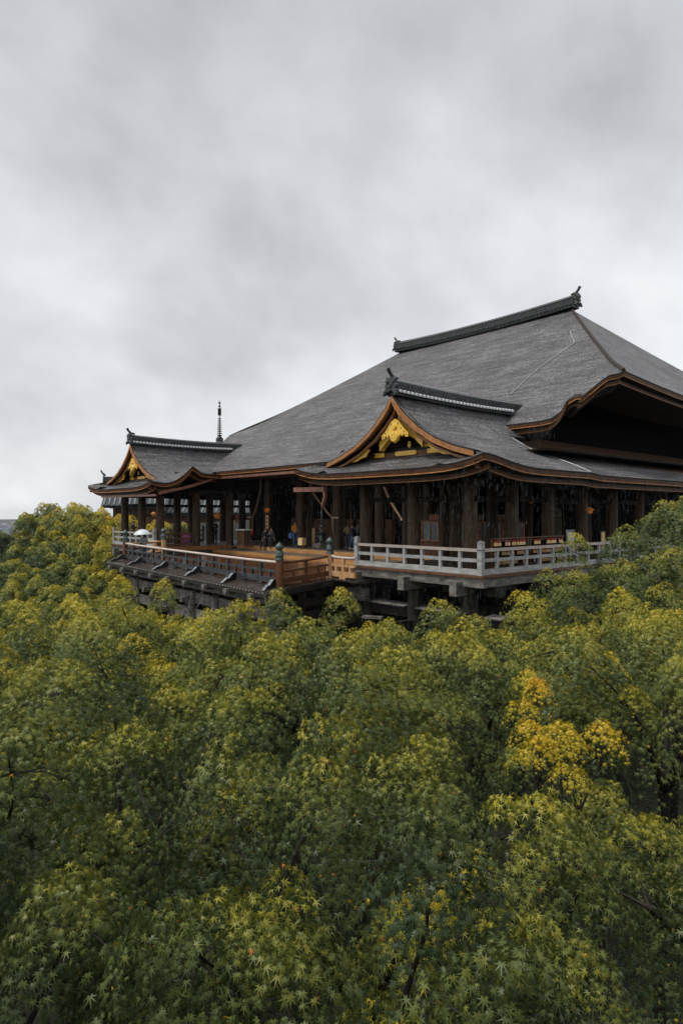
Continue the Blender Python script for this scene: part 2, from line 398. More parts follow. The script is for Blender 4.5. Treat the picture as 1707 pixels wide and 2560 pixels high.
# stepped eave on the east flank, then the east eave, then the long south eave
eb = [(b_, a_) for a_, b_ in EB if 7.04 < a_ < 11.2]
def dens(L, k=3):
    o_ = []
    for p, q in zip(L, L[1:]): o_ += [(p[0] + (q[0] - p[0]) * i / k, p[1] + (q[1] - p[1]) * i / k) for i in range(k)]
    return o_ + [L[-1]]
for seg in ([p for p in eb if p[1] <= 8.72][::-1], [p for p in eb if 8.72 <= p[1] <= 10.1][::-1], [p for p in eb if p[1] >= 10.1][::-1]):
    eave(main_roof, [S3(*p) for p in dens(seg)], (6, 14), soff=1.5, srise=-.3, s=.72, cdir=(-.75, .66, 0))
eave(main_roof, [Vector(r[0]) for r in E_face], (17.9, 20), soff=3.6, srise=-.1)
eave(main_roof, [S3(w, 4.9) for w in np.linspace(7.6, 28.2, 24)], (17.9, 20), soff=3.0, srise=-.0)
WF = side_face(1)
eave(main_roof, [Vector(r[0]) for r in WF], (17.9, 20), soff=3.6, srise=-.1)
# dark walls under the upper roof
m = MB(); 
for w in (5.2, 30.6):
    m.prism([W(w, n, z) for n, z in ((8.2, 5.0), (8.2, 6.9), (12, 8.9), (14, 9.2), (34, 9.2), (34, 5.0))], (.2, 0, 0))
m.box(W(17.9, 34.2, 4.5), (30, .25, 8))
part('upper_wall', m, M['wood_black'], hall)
# hip line roll of bark, lightning conductor cables
hp = [Vector(W(9.3 - 9.7 * t, 23.3 - 12.3 * t, zs(23.3 - 12.3 * t) + lift(9.3 - 9.7 * t, 23.3 - 12.3 * t) + .03)) for t in np.linspace(0, 1, 20)]
part('hip_roll', MB().tube(hp, .11, 6), M['eave_dark'], main_roof, smooth=True)
def on_main(px, py):                                # a photo pixel on the south slope
    x = (px - 853.5) / 1650; up = (1283 - py) / 1650; lo, hi = 20, 70
    for _ in range(50):
        D = (lo + hi) / 2; w, n = camxy(x * D, D)
        if CAMZ + up * D > zs(min(n, NR)): lo = D
        else: hi = D
    return Vector(W(w, n, CAMZ + up * D + .07))
c1_ = [on_main(1410, 797), on_main(1425, 830), on_main(1436, 859)]
c2_ = [on_main(1436, 859), on_main(1400, 884), on_main(1350, 920), on_main(1310, 955), on_main(1276, 988)]
m = MB().tube(c1_, .024, 5).tube(c2_, .020, 5)
part('conductor_cable', m, M['metal_pale'], main_roof)

def ridge_mesh(p0, p1, zb, hgt, wd, sag, rise, parent, dirv, step_=.3):
    """layered tile ridge between two plan points"""
    p0, p1 = Vector(p0), Vector(p1); L = (p1 - p0).length; d = (p1 - p0).normalized(); sd = Vector((-d.y, d.x, 0))
    N = 24
    def curve(t): return zb + rise * (abs(2 * t - 1) ** 2.2) - sag
    def layer(w0, w1, z0, z1, mt, nm, r_=0):
        m = MB(); A = []
        for i in range(N + 1):
            t = i / N; c = p0 + d * L * t; z = curve(t)
            A.append([c - sd * w0 / 2 + Vector((0, 0, z + z0 - c.z)), c - sd * w1 / 2 + Vector((0, 0, z + z1 - c.z)), c + sd * w1 / 2 + Vector((0, 0, z + z1 - c.z)), c + sd * w0 / 2 + Vector((0, 0, z + z0 - c.z))])
        m.grid(A); m.add([tuple(v) for v in A[0]], [(0, 1, 2, 3)]); m.add([tuple(v) for v in A[-1]], [(3, 2, 1, 0)])
        return part(nm, m, mt, parent)
    layer(wd * 1.35, wd * 1.3, -.1 * hgt, .22 * hgt, M['tile'], 'ridge_base')
    k = 6
    for j in range(k):
        z0 = .22 + j * .62 / k; layer(wd * (1.0 if j % 2 else .9), wd * (1.0 if j % 2 else .9), z0 * hgt, (z0 + .62 / k) * hgt, M['tile'], 'ridge_course')
    layer(wd * 1.12, wd * .5, .84 * hgt, hgt, M['tile'], 'ridge_cap')
    return curve, d, sd, L
def scallops(p0, d, sd, L, curve, z, wd, rad, sp, parent, sides):
    """round eave tiles hanging off the ridge; one object each"""
    t = MB(); pts = []
    for k in range(9):
        a = math.pi * k / 8; pts.append((rad * math.cos(a), 0, rad * math.sin(a)))
    t.prism([(p[0], 0, p[2]) for p in pts], (0, .20, -.07))
    me = mesh('ridge_tile', t, M['tile_pale']); n = int(L / sp); PL = wpos(parent)
    for s in sides:
        for i in range(n):
            q = p0 + d * (sp * (i + .5)); q.z = curve((i + .5) / n) + z
            q = q + sd * s * (wd / 2)
            ang = math.atan2((sd * s).y, (sd * s).x) - math.pi / 2
            link('ridge_tile', me, parent, q - PL, (0, 0, ang))
def ogre_end(p, face, sc, parent, horn=True):
    """ridge-end ornament tile with scrolls and an upturned horn; face = unit plan vector"""
    f = Vector((*face, 0)); sd = Vector((-f.y, f.x, 0)); p = Vector(p)
    out_ = [(-.42, -.45), (-.50, -.25), (-.36, -.12), (-.44, .05), (-.30, .2), (-.34, .42), (-.24, .52), (-.12, .47), (0, .56), (.12, .47), (.24, .52), (.34, .42), (.30, .2), (.44, .05), (.36, -.12), (.50, -.25), (.42, -.45), (.2, -.3), (0, -.22), (-.2, -.3)]
    m = MB(); m.prism([p + sd * (a * sc) + Vector((0, 0, b * sc)) for a, b in out_], f * .16 * sc)
    for a, b, r_ in ((-.2, .25, .13), (.2, .25, .13), (0, .02, .16), (-.36, -.3, .12), (.36, -.3, .12), (-.44, -.42, .09), (.44, -.42, .09)):
        c = p + sd * a * sc + Vector((0, 0, b * sc)) + f * .15 * sc
        m.tube([c, c + f * .10 * sc], [r_ * sc, r_ * sc * .7], 10)
    part('ridge_end_tile', m, M['tile'], parent, smooth=True)
    if horn:
        h = p + Vector((0, 0, .5 * sc)) - f * .1 * sc
        m = MB().tube([h - f * .3 * sc, h + f * .05 * sc + Vector((0, 0, .05 * sc)), h + f * .28 * sc + Vector((0, 0, .24 * sc)), h + f * .42 * sc + Vector((0, 0, .48 * sc))], [.09 * sc, .10 * sc, .10 * sc, .115 * sc], 10)
        part('ridge_horn', m, M['tile'], parent, smooth=True)
p0, p1 = W(9.0, NR, 0), W(26.8, NR, 0)
cv, d_, sd_, L_ = ridge_mesh(p0, p1, ZR, .80, .66, .08, .22, main_roof, None)
tl = MB()
for i in range(int(L_ / .3)):
    for s in (-1, 1):
        q = Vector(p0) + d_ * (.3 * (i + .5)) + sd_ * s * .50; q.z = cv((i + .5) * .3 / L_) + .12
        tl.tube([q, q + sd_ * s * .14 + Vector((0, 0, -.05))], .10, 6)
for i in range(int(L_ / .34)):
    q = Vector(p0) + d_ * (.34 * (i + .5)); q.z = cv((i + .5) * .34 / L_) + .80
    tl.tube([q - d_ * .16, q + d_ * .15], [.13, .10], 6)
part('ridge_tiles', tl, M['tile'], main_roof, kind='stuff')
ogre_end(Vector(W(8.95, NR, ZR + .62)), (1, 0), .95, main_roof); ogre_end(Vector(W(26.85, NR, ZR + .62)), (-1, 0), .9, main_roof)

# ------------------------------------------------------------------ the two wings
ZP = [(0, 7.62), (.35, 7.18), (.7, 6.80), (1.46, 6.15), (2.4, 5.58), (3.4, 5.18), (4.3, 4.93), (5.0, 4.72), (5.6, 4.52)]
def zp(u):
    u = abs(u)
    xs_ = [a for a, b in ZP]; ys_ = [b for a, b in ZP]
    return float(np.interp(u, xs_, ys_))
def sst(a, b, x):
    t = max(0, min(1, (x - a) / (b - a))); return t * t * (3 - 2 * t)
def nst(u): return -.45 if u <= 4.3 else -.45 - 1.05 * (u - 4.3) / 1.3
def z_out(u, n):                                   # outer slope, runs north into the lean-to
    a = zp(u) + (u / 5.6) ** 3 * (-.28 + .42 * math.exp(-((n + 1.5) / 1.9) ** 2))
    b = 4.16 + (5.6 - u) * .40
    return a + (b - a) * sst(6.3, 7.3, n)
def z_in(u, n): return zp(u) + (u / 5.6) ** 2.4 * (1.34 * max(0, min(1, (n + .7) / 2.3)) ** 1.9 - .12 + .2 * math.exp(-((n + 1.5) / 1.2) ** 2) - .42 * sst(1.55, 2.9, n))
def u_in(n): return 5.6 if n < 1.6 else 5.6 - 1.75 * (n - 1.6) / 3.3
US = [0, .15, .35, .55, .8, 1.1, 1.46, 1.9, 2.4, 2.9, 3.4, 3.9, 4.3, 4.6, 4.95, 5.3, 5.6]
def build_wing(sg, tagword):
    wc = 4.4 if sg < 0 else 31.4
    def P(u, n, z): return Vector(W(wc + sg * u, n, z))     # u > 0 towards the outside of the hall
    rb = MB(); rows = []
    for k in range(15):                            # outer slope south of the fold
        f = k / 14.0; rows.append([P(u, nst(u) + (6.3 - nst(u)) * f, z_out(u, nst(u) + (6.3 - nst(u)) * f)) for u in US])
    rb.grid(rows)
    rb.grid([[P(u, n, zp(u)) for u in (0, .2, .5, .9, 1.4)] for n in (6.3, 7, 8, 9)])
    rows = []
    for k in range(25):                            # inner slope
        f = k / 24.0; row = []
        for u in US:
            uu = u
            n = nst(u) + (8.5 - nst(u)) * f
            uu = u * u_in(n) / 5.6
            row.append(P(-uu, n, z_in(uu * 1.0 if n < 1.6 else uu + (5.6 - u_in(n)) * (u / 5.6) * .35, n)))
        rows.append(row)
    rb.grid(rows)
    rows = []                                      # hipped skirt below the gable
    for k in range(9):
        b = k / 8.0; row = []
        for i in range(33):
            a = -1 + 2 * i / 32.0; ue = (4.3 + 1.3 * b) * a; n = .55 + (-1.5 - .55) * b
            edge = nst(4.3 + 1.3 * b); nn = (.55 if abs(a) < .999 else edge) * (1 - b) + -1.5 * b
            nn = .55 * (1 - b) + -1.5 * b
            if abs(a) > .9: nn = nn + (edge - nn) * min(1, (abs(a) - .9) / .1)
            zc_ = zp(4.3 + 1.3 * b) + b ** 3 * (-.28 + .42)
            sagz = 5.02 * (1 - b) + (4.26) * b - .10 * math.sin(math.pi * b)
            wgt = abs(a) ** 5
            row.append(P(ue, nn, sagz + (zc_ - sagz) * wgt))
        rows.append(row)
    rb.grid(rows); skirt = rows[-1]
    wr = part('wing_roof', rb, M['bark_roof'], hall, smooth=True)
    side = -sg
    outer = [P(5.6, n, z_out(5.6, n)) for n in (list(np.linspace(-1.5, 2, 10)) + list(np.linspace(2.6, 6.3, 6)))]
    outer[0] = skirt[-1]
    eave(wr, outer, (wc, 3), soff=2.6, srise=.35)
    eave(wr, skirt, (wc, 6), soff=2.4, srise=.3)
    inner = [P(-5.6, n, z_in(5.6, n)) for n in np.linspace(-1.5, 1.6, 14)]
    inner[0] = skirt[0]
    inner2 = [P(-u_in(n), n, z_in(u_in(n) + (5.6 - u_in(n)) * .35, n)) for n in np.linspace(1.6, 4.9, 8)]
    eave(wr, inner, (wc, 0), soff=2.2, srise=.3); eave(wr, inner2, (wc, 6), soff=1.6, srise=.2)
    # lean-to running north along the outside
    lb = MB(); rows = []
    for n in [6.3, 6.5, 6.7, 6.9, 7.1, 7.3] + list(np.linspace(8, 34, 22)):
        rows.append([P(u, n, min(z_out(max(u, .2), n) + max(0, .2 - u) * .4, zs(n) - .3) if u < 1.3 else z_out(u, n)) for u in (-.8, 0.2, 1.2, 1.8, 2.4, 3.0, 3.6, 4.2, 4.8, 5.2, 5.6)])
    lb.grid(rows)
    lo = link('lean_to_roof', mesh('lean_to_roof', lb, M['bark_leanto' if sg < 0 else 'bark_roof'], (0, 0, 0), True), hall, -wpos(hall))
    pl = [P(5.6, n, z_out(5.6, n)) for n in [6.3, 6.8, 7.3] + list(np.linspace(8, 34, 14))]
    eave(lo, pl, (wc + 8 * -sg, 20), soff=2.6, srise=.35)
    # barge boards along the gable
    def barge(off, wd, n0, th, um, mt, nm, u0=0.0, lab=None):
        m = MB()
        ul = [x for x in np.linspace(-um, um, 49)]
        if u0: ul = [x for x in ul if abs(x) >= u0]
        T = []; B = []
        for u in ul:
            sl = (zp(abs(u) + .12) - zp(max(0, abs(u) - .12))) / .24; k = math.sqrt(1 + sl * sl) if abs(u) > .15 else 1.25
            T.append((u, zp(u) - off * k)); B.append((u, zp(u) - (off + wd) * k))
        m.grid([[P(u, n0, z) for u, z in T], [P(u, n0, z) for u, z in B], [P(u, n0 + th, z) for u, z in B], [P(u, n0 + th, z) for u, z in T], [P(u, n0, z) for u, z in T]])
        return part(nm, m, mt, wr, label=lab)
    barge(.00, .07, -.44, .25, 4.45, M['eave_dark'], 'barge_edge')
    barge(.06, .17, -.50, .18, 4.40, M['wood_orange'], 'barge_board')
    barge(.21, .04, -.53, .10, 4.32, M['eave_lip'], 'barge_lip')
    barge(.28, .10, -.20, .12, 4.1, M['wood_dark'], 'barge_recess')
    barge(.37, .09, -.26, .14, 4.0, M['wood_orange'], 'inner_barge_board')
    # recessed gable wall, tie beams
    gw = MB(); tri = [P(u, .62, zp(u) - .2) for u in np.linspace(-4.2, 4.2, 33)]
    gw.add([tuple(v) for v in tri], [tuple(range(33))]); part('gable_wall', gw, M['black'], wr)
    gb = MB(); gb.hexa([P(-3.6, .45, 4.85), P(3.6, .45, 4.85), P(3.6, .6, 4.85), P(-3.6, .6, 4.85), P(-3.2, .45, 5.2), P(3.2, .45, 5.2), P(3.2, .6, 5.2), P(-3.2, .6, 5.2)])
    part('gable_beam', gb, M['wood_brown'], wr)
    gb = MB(); gb.hexa([P(-2.5, .38, 5.42), P(2.5, .38, 5.42), P(2.5, .56, 5.42), P(-2.5, .56, 5.42), P(-2.2, .38, 5.58), P(2.2, .38, 5.58), P(2.2, .56, 5.58), P(-2.2, .56, 5.58)])
    part('gable_beam', gb, M['wood_dark'], wr)
    gs = MB(); gs.tube([P(0, .44, 5.5), P(0, .44, 6.8)], .14, 8); part('gable_strut', gs, M['wood_dark'], wr)
    # gilding
    def plate(poly, n0, th, nm='gold_plate'):
        m = MB(); m.prism([P(u, n0, z) for u, z in poly], (0, th, 0)); return part(nm, m, M['gold'], wr)
    for s in (-1, 1):                              # gilded upper boards beneath the apex
        m = MB(); A = []; B = []
        for u in np.linspace(0.02, 1.3, 9):
            sl = abs((zp(u + .12) - zp(max(0, u - .12))) / .24); k = math.sqrt(1 + sl * sl) if u > .15 else 1.25
            A.append(P(s * u, .06, zp(u) - .47 * k)); B.append(P(s * u, .06, zp(u) - (.47 + .30) * k))
        m.grid([A, B, [q + Vector((0, .30, 0)) for q in B]]); part('gold_board', m, M['gold'], wr)
    ped = [(-.78, 5.72), (-.80, 5.90), (-.60, 6.04), (-.42, 6.24), (-.22, 6.46), (0, 6.58), (.22, 6.46), (.42, 6.24), (.60, 6.04), (.80, 5.90), (.78, 5.72), (.62, 5.76), (.55, 5.90), (.44, 5.78), (.34, 5.90), (.26, 5.76), (.20, 5.62), (0, 5.52), (-.20, 5.62), (-.26, 5.76), (-.34, 5.90), (-.44, 5.78), (-.55, 5.90), (-.62, 5.76)]
    plate(ped, -.30, .08, 'gold_pendant')
    m = MB(); q = P(0, -.31, 5.80); m.tube([q, q + Vector((0, -.06, 0))], [.25, .21], 18); part('gold_disc', m, M['gold'], wr, smooth=True)
    m = MB(); q = P(0, -.31, 6.22); m.tube([q, q + Vector((0, -.07, 0))], [.15, .10], 6); part('gold_boss', m, M['gold'], wr)
    m = MB()
    for i in range(5):
        a = 2 * math.pi * i / 5; q = P(.10 * math.cos(a), -.375, 5.80 + .10 * math.sin(a)); m.tube([q, q + Vector((0, -.01, 0))], .022, 6)
    for u, z in ((-.55, 5.98), (.55, 5.98), (-.4, 6.14), (.4, 6.14), (-.7, 5.83), (.7, 5.83), (-.2, 6.36), (.2, 6.36)):
        q = P(u, -.305, z); m.tube([q, q + Vector((0, -.012, 0))], .03, 6)
    part('disc_mark', m, M['bronze_dark'], wr, kind='stuff')
    for s in (-1, 1):
        m = MB(); q = P(s * 1.35, .22, 5.62); m.tube([q, q + Vector((0, .06, 0))], .17, 14); part('gold_disc', m, M['gold'], wr)
        plate([(s * 1.12, 5.3), (s * 1.5, 5.3), (s * 1.12, 5.58)], .2, .06)
        pl_ = [(s * 1.72, 5.42), (s * 1.98, 5.46), (s * 2.2, 5.30), (s * 2.5, 5.22), (s * 2.9, 5.02), (s * 3.2, 4.88), (s * 2.6, 4.93), (s * 2.3, 5.06), (s * 2.0, 5.10), (s * 1.9, 5.26)]
        plate([(a_, b_ - .06) for a_, b_ in pl_], -.14, .06)
        plate([(s * 1.3, 5.02), (s * 2.0, 5.02), (s * 1.86, 5.12), (s * 2.0, 5.22), (s * 1.3, 5.22)], .36, .06)
    cap = [(.55 + .1 * math.cos(a), 5.12 + .10 * math.sin(a)) for a in np.linspace(-math.pi / 2, math.pi / 2, 7)] + [(-.55 + .1 * math.cos(a), 5.12 + .10 * math.sin(a)) for a in np.linspace(math.pi / 2, 1.5 * math.pi, 7)]
    plate(cap, .38, .07, 'gold_cartouche')
    plate([(.30, 5.32), (.42, 5.46), (.36, 5.46), (.36, 5.62), (.24, 5.62), (.24, 5.46), (.18, 5.46)], .30, .05)
    # tile ridge
    a, b = P(0, -.42, 0), P(0, 9.3, 0)
    cv, d_, sd_, L_ = ridge_mesh(a, b, 7.58, .64, .44, .02, .08, wr, None)
    scallops(a, d_, sd_, L_ - .9, cv, .10, .50, .115, .26, wr, (1, -1) if sg < 0 else (1, -1))
    m = MB()
    for row_, zz in ((0, .28), (1, .40), (2, .52)):
        for i in range(int(L_ / .2)):
            for s in (-1, 1):
                q = a + d_ * (.2 * (i + .5 * (row_ % 2) + .3)) + sd_ * s * .235; q.z = cv(.5) + zz - .06
                m.tube([q - Vector((0, 0, .0)), q + sd_ * s * .03], .075, 6)
    part('ridge_openwork', m, M['tile'], wr, kind='stuff')
    ogre_end(P(0, -.45, 7.96), (0, -1), .80, wr)
    ct = [P(.22, -.2, 8.24), P(.20, 2.5, 8.21), P(.22, 4.6, 8.20)]
    part('conductor_cable', MB().tube(ct, .016, 5), M['metal_pale'], wr)
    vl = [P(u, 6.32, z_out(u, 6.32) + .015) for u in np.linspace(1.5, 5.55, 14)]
    part('sheen_strip', MB().tube(vl, .03, 6), M['tile_light'], wr)  # pale tube stands in for the wet highlight along the roof fold
    if sg < 0:
        pts = [P(u, n, z_out(u, n) + .05) for u, n in ((.35, 4.6), (.8, 5.0), (1.4, 5.5), (2.0, 5.95), (2.5, 6.3), (3.0, 8.2), (3.2, 10.4), (3.9, 12.0), (4.6, 13.4))]
        part('conductor_cable', MB().tube(pts, .012, 5), M['wood_under'], lo)
    return wr, P
wing_e, PE = build_wing(-1, 'east'); wing_w, PW = build_wing(1, 'west')
# ceilings and dark roof voids
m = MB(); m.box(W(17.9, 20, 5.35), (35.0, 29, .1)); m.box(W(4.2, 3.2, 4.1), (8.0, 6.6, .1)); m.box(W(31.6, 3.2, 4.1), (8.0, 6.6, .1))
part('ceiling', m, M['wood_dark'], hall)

# ------------------------------------------------------------------ columns, floors, beams
def colmesh(r, h):
    return mesh('column', MB().lathe((0, 0, 0), [(r * .96, 0), (r, .3), (r, h * .5), (r * .97, h)], 20), M['wood_column'], smooth=True)
HL = wpos(hall)
cm_w = colmesh(.29, 4.12); cm_m = colmesh(.33, 5.32)
wing_n = [.6, 3.5, 6.4, 9.5, 12.6, 15.7, 18.8, 22, 25.2, 28.4]
for sgn in (0, 1):
    mir = (lambda w: w) if not sgn else (lambda w: 35.8 - w)
    for w in (1.0, 4.1, 7.15):
        for n in wing_n:
            if w > 7 and n > 7: continue
            if sgn and n > 23: continue
            link('column', cm_w, hall, Vector(W(mir(w), n, 0)) - HL)
for n in (8.6, 12.9, 17.2):
    for w in (10.2, 14.3, 18.4, 22.5, 26.6):
        link('column', cm_m, hall, Vector(W(w, n, 0)) - HL)
bs = MB()
for (w, n) in [(w_, n_) for w_ in (1.0, 4.1, 7.15, 28.65, 31.7, 34.8) for n_ in (.6, 3.5, 6.4)] + [(w_, 8.6) for w_ in (10.2, 14.3, 18.4, 22.5, 26.6)]:
    pass
def floor_boards(name, w0, w1, n0, n1, z, th, mt, bw=.28, along='n'):
    """boards with open joints, one mesh: too narrow to tell apart from here"""
    m = MB(); L = (w1 - w0) if along == 'n' else (n1 - n0); k = max(1, int(L / bw)); s_ = L / k
    for i in range(k):
        zz = z + rnd.uniform(-.003, .003)
        if along == 'n': m.box(W(w0 + s_ * (i + .5), (n0 + n1) / 2, zz - th / 2), (s_ - .012, n1 - n0, th))
        else: m.box(W((w0 + w1) / 2, n0 + s_ * (i + .5), zz - th / 2), (w1 - w0, s_ - .012, th))
    return part(name, m, mt, hall, kind='stuff')
floor_boards('floor', 0, 35.8, 6.93, 34, 0, .12, M['floor_dry'])
floor_boards('veranda_floor', 0, 7.35, 0, 6.9, 0, .12, M['floor_dry']); floor_boards('veranda_floor', 28.45, 35.8, 0, 6.9, 0, .12, M['floor_dry'])
floor_boards('terrace_floor', 7.38, 28.42, 4.73, 6.88, -.29, .10, M['floor_dry'], along='w')
m = MB(); m.box(W(17.9, 6.905, -.165), (21.0, .05, .24)); part('step_face', m, M['step_orange'], hall)
m = MB(); m.box(W(17.9, 4.71, -.42), (21.0, .05, .25)); part('step_face', m, M['step_orange'], hall)
m = MB(); m.box(W(7.375, 3.2, -.16), (.05, 6.4, .30)); m.box(W(28.425, 3.2, -.16), (.05, 6.4, .30)); part('step_face', m, M['wood_orange'], hall)
# edge boards of the two verandas, beams and beam ends below
for s, ox in ((1, 0), (-1, 35.8)):
    X = lambda w: ox + s * w
    m = MB(); m.box(W(X(3.65), -.04, -.06), (7.5, .10, .09)); m.box(W(X(-.04), 17, -.06), (.10, 34, .09)); part('edge_board', m, M['wood_brown'], hall)
    m = MB(); m.box(W(X(3.6), .10, -.30), (7.4, .22, .36)); m.box(W(X(.12), 17, -.30), (.22, 34, .36)); part('edge_beam', m, M['wood_under'], hall)
    for w in (1.1, 3.95, 7.0):
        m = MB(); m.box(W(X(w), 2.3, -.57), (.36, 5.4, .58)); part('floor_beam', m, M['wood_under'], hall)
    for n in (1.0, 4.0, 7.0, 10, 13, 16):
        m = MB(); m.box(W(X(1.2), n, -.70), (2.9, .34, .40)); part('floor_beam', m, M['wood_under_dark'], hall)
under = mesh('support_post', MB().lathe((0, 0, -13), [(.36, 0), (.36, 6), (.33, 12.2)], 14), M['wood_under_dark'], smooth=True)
for mir in (0, 1):
    for w in (1.1, 4.1, 7.15):
        for n in (.7, 3.6, 6.5, 9.6, 12.7):
            link('support_post', under, hall, Vector(W(w if not mir else 35.8 - w, n, 0)) - HL)
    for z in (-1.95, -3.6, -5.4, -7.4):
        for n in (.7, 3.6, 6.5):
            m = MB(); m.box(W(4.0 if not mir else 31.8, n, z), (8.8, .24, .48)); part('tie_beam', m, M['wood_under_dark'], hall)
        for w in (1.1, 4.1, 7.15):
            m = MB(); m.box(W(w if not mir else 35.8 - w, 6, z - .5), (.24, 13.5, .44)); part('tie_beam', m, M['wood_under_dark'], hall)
cover = mesh('beam_cover', MB().box((0, 0, 0), (.80, .62, .06)), M['wood_under'])
for w in (-.25, 1.85, 2.7, 3.42 + .0, 4.85, 5.7, 6.5, 7.9, 8.7):
    link('beam_cover', cover, hall, Vector(W(w, .66, -1.66)) - HL, (R(6), 0, 0))
m = MB(); m.box(W(5.3, -.75, -2.15), (.9, .34, .10), R(25)); m.box(W(7.2, .1, -1.35), (1.3, .3, .55)); part('beam_stub', m, M['wood_under'], hall)
# architraves
for s, ox in ((1, 0), (-1, 35.8)):
    X = lambda w: ox + s * w
    for z, h in ((3.85, .34), (3.05, .22)):
        m = MB(); m.box(W(X(4.1), .6, z), (6.9, .2, h)); m.box(W(X(1.0), 15.2, z), (.2, 29.6, h)); part('architrave', m, M['wood_dark'], hall)
    for k in range(26):
        m = None
bl = mesh('bracket', MB().box((0, 0, 0), (.16, .34, .16)), M['wood_under_dark'])
for w in np.arange(.2, 8.4, .42): link('bracket', bl, hall, Vector(W(w, .25, 3.78)) - HL)
for n in np.arange(1.0, 15, .5): link('bracket', bl, hall, Vector(W(.62, n, 3.78)) - HL, (0, 0, R(90)))
for z, h in ((4.9, .45), (4.1, .25)):
    m = MB(); m.box(W(17.9, 8.6, z), (19.0, .22, h)); part('architrave', m, M['wood_dark'], hall)
# inner walls that close the hall
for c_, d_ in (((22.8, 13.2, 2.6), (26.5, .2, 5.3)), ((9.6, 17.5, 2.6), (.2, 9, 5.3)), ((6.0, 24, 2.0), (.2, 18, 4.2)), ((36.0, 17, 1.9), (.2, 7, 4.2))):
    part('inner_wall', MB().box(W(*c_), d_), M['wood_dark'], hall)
for w in np.arange(10.4, 29, 1.15):
    m = MB(); m.box(W(w, 13.05, 1.6), (.16, .12, 3.2)); part('wall_batten', m, M['wood_brown'], hall)
for w0 in np.arange(18.2, 28.5, 2.05):
    m = MB(); m.box(W(w0, 12.9, 1.0), (1.7, .10, 2.0)); part('wall_panel', m, M['wood_brown'], hall)

# ================================================================== STAGE PLATFORM
QSE, QNE, QNW, QSW = Vector((8.0, -3.86, -.75)), Vector((8.43, -.57, -.61)), Vector((26.0, -.47, -.47)), Vector((26.66, -2.88, -.57))
def Q(a, b, dz=0):                                  # a: east to west, b: south to north
    p = (QSE * (1 - a) + QSW * a) * (1 - b) + (QNE * (1 - a) + QNW * a) * b
    return Vector(W(p.x, p.y, p.z + dz))
stage = thing('stage_platform', 'wet wooden stage jutting out over the trees on timber scaffolding', 'stage', tuple(Q(.5, .5, -12)))
SL = wpos(stage)
nb = 30
for i in range(nb):                                 # stage boards run east-west
    t0, t1 = i / nb, (i + 1) / nb
    def row(t):                                     # from the railing line north to the terrace
        n_e = QSE.y + (4.68 - QSE.y) * t; n_w = QSW.y + (4.68 - QSW.y) * t
        z_e = QSE.z + (-.55 - QSE.z) * t; z_w = QSW.z + (-.50 - QSW.z) * t
        we = 8.0 if n_e < -.55 else 7.38; ww = 26.5 if n_w < -.5 else 28.42
        return Vector(W(we, n_e, z_e)), Vector(W(ww, n_w, z_w))
    a, b = row(t0 + .002); c, d = row(t1 - .002); dz = rnd.uniform(-.006, .006)
    m = MB(); h = Vector((0, 0, .08)); u = Vector((0, 0, dz))
    m.hexa([a - h, b - h, d - h, c - h, a + u, b + u, d + u, c + u])
    part('plank', m, M['deck_stage'], stage)
# the sloping outer skirt of narrow planks
SKE, SKW = Vector(W(7.55, -4.98, -.93)), Vector(W(27.0, -4.0, -.72))
sk = MB(); N = 84
def fr(a): return Q(a, 0, -.02)
for i in range(N):
    a0, a1 = (i + .03) / N, (i + .97) / N; dz = Vector((0, 0, rnd.uniform(-.006, .004))); h = Vector((0, 0, .06))
    p, q = Q(a0, .02, -.03), Q(a1, .02, -.03); r_, s_ = SKE.lerp(SKW, a0), SKE.lerp(SKW, a1)
    sk.hexa([p - h, q - h, s_ - h, r_ - h, p + dz, q + dz, s_ + dz, r_ + dz])
for i in range(16):
    a0, a1 = (i + .03) / 16, (i + .97) / 16
    p, q = Q(0, a0, -.03), Q(0, a1, -.03); e0 = SKE.lerp(Vector(W(7.9, -.7, -.66)), a0); e1 = SKE.lerp(Vector(W(7.9, -.7, -.66)), a1); h = Vector((0, 0, .06))
    sk.hexa([p - h, q - h, e1 - h, e0 - h, p, q, e1, e0])
    p, q = Q(1, a0, -.03), Q(1, a1, -.03); e0 = SKW.lerp(Vector(W(26.9, -.6, -.52)), a0); e1 = SKW.lerp(Vector(W(26.9, -.6, -.52)), a1)
    sk.hexa([p - h, q - h, e1 - h, e0 - h, p, q, e1, e0])
part('skirt_planks', sk, M['deck_wet'], stage, kind='stuff', label='dark wet planks of the sloping outer skirt')
nl = MB()
for i in range(72):
    p = SKE.lerp(SKW, (i + .5) / 72) + Vector((0, -.012, -.045)); nl.tube([p, p + Vector((0, -.02, 0))], [.026, .016], 6)
for i in range(6):
    p = Vector(W(8.3 - .3 * i, -.72, -.70)); nl.tube([p, p + Vector((0, -.02, 0))], [.03, .02], 6)
part('nail_heads', nl, M['paper_white'], stage, kind='stuff')
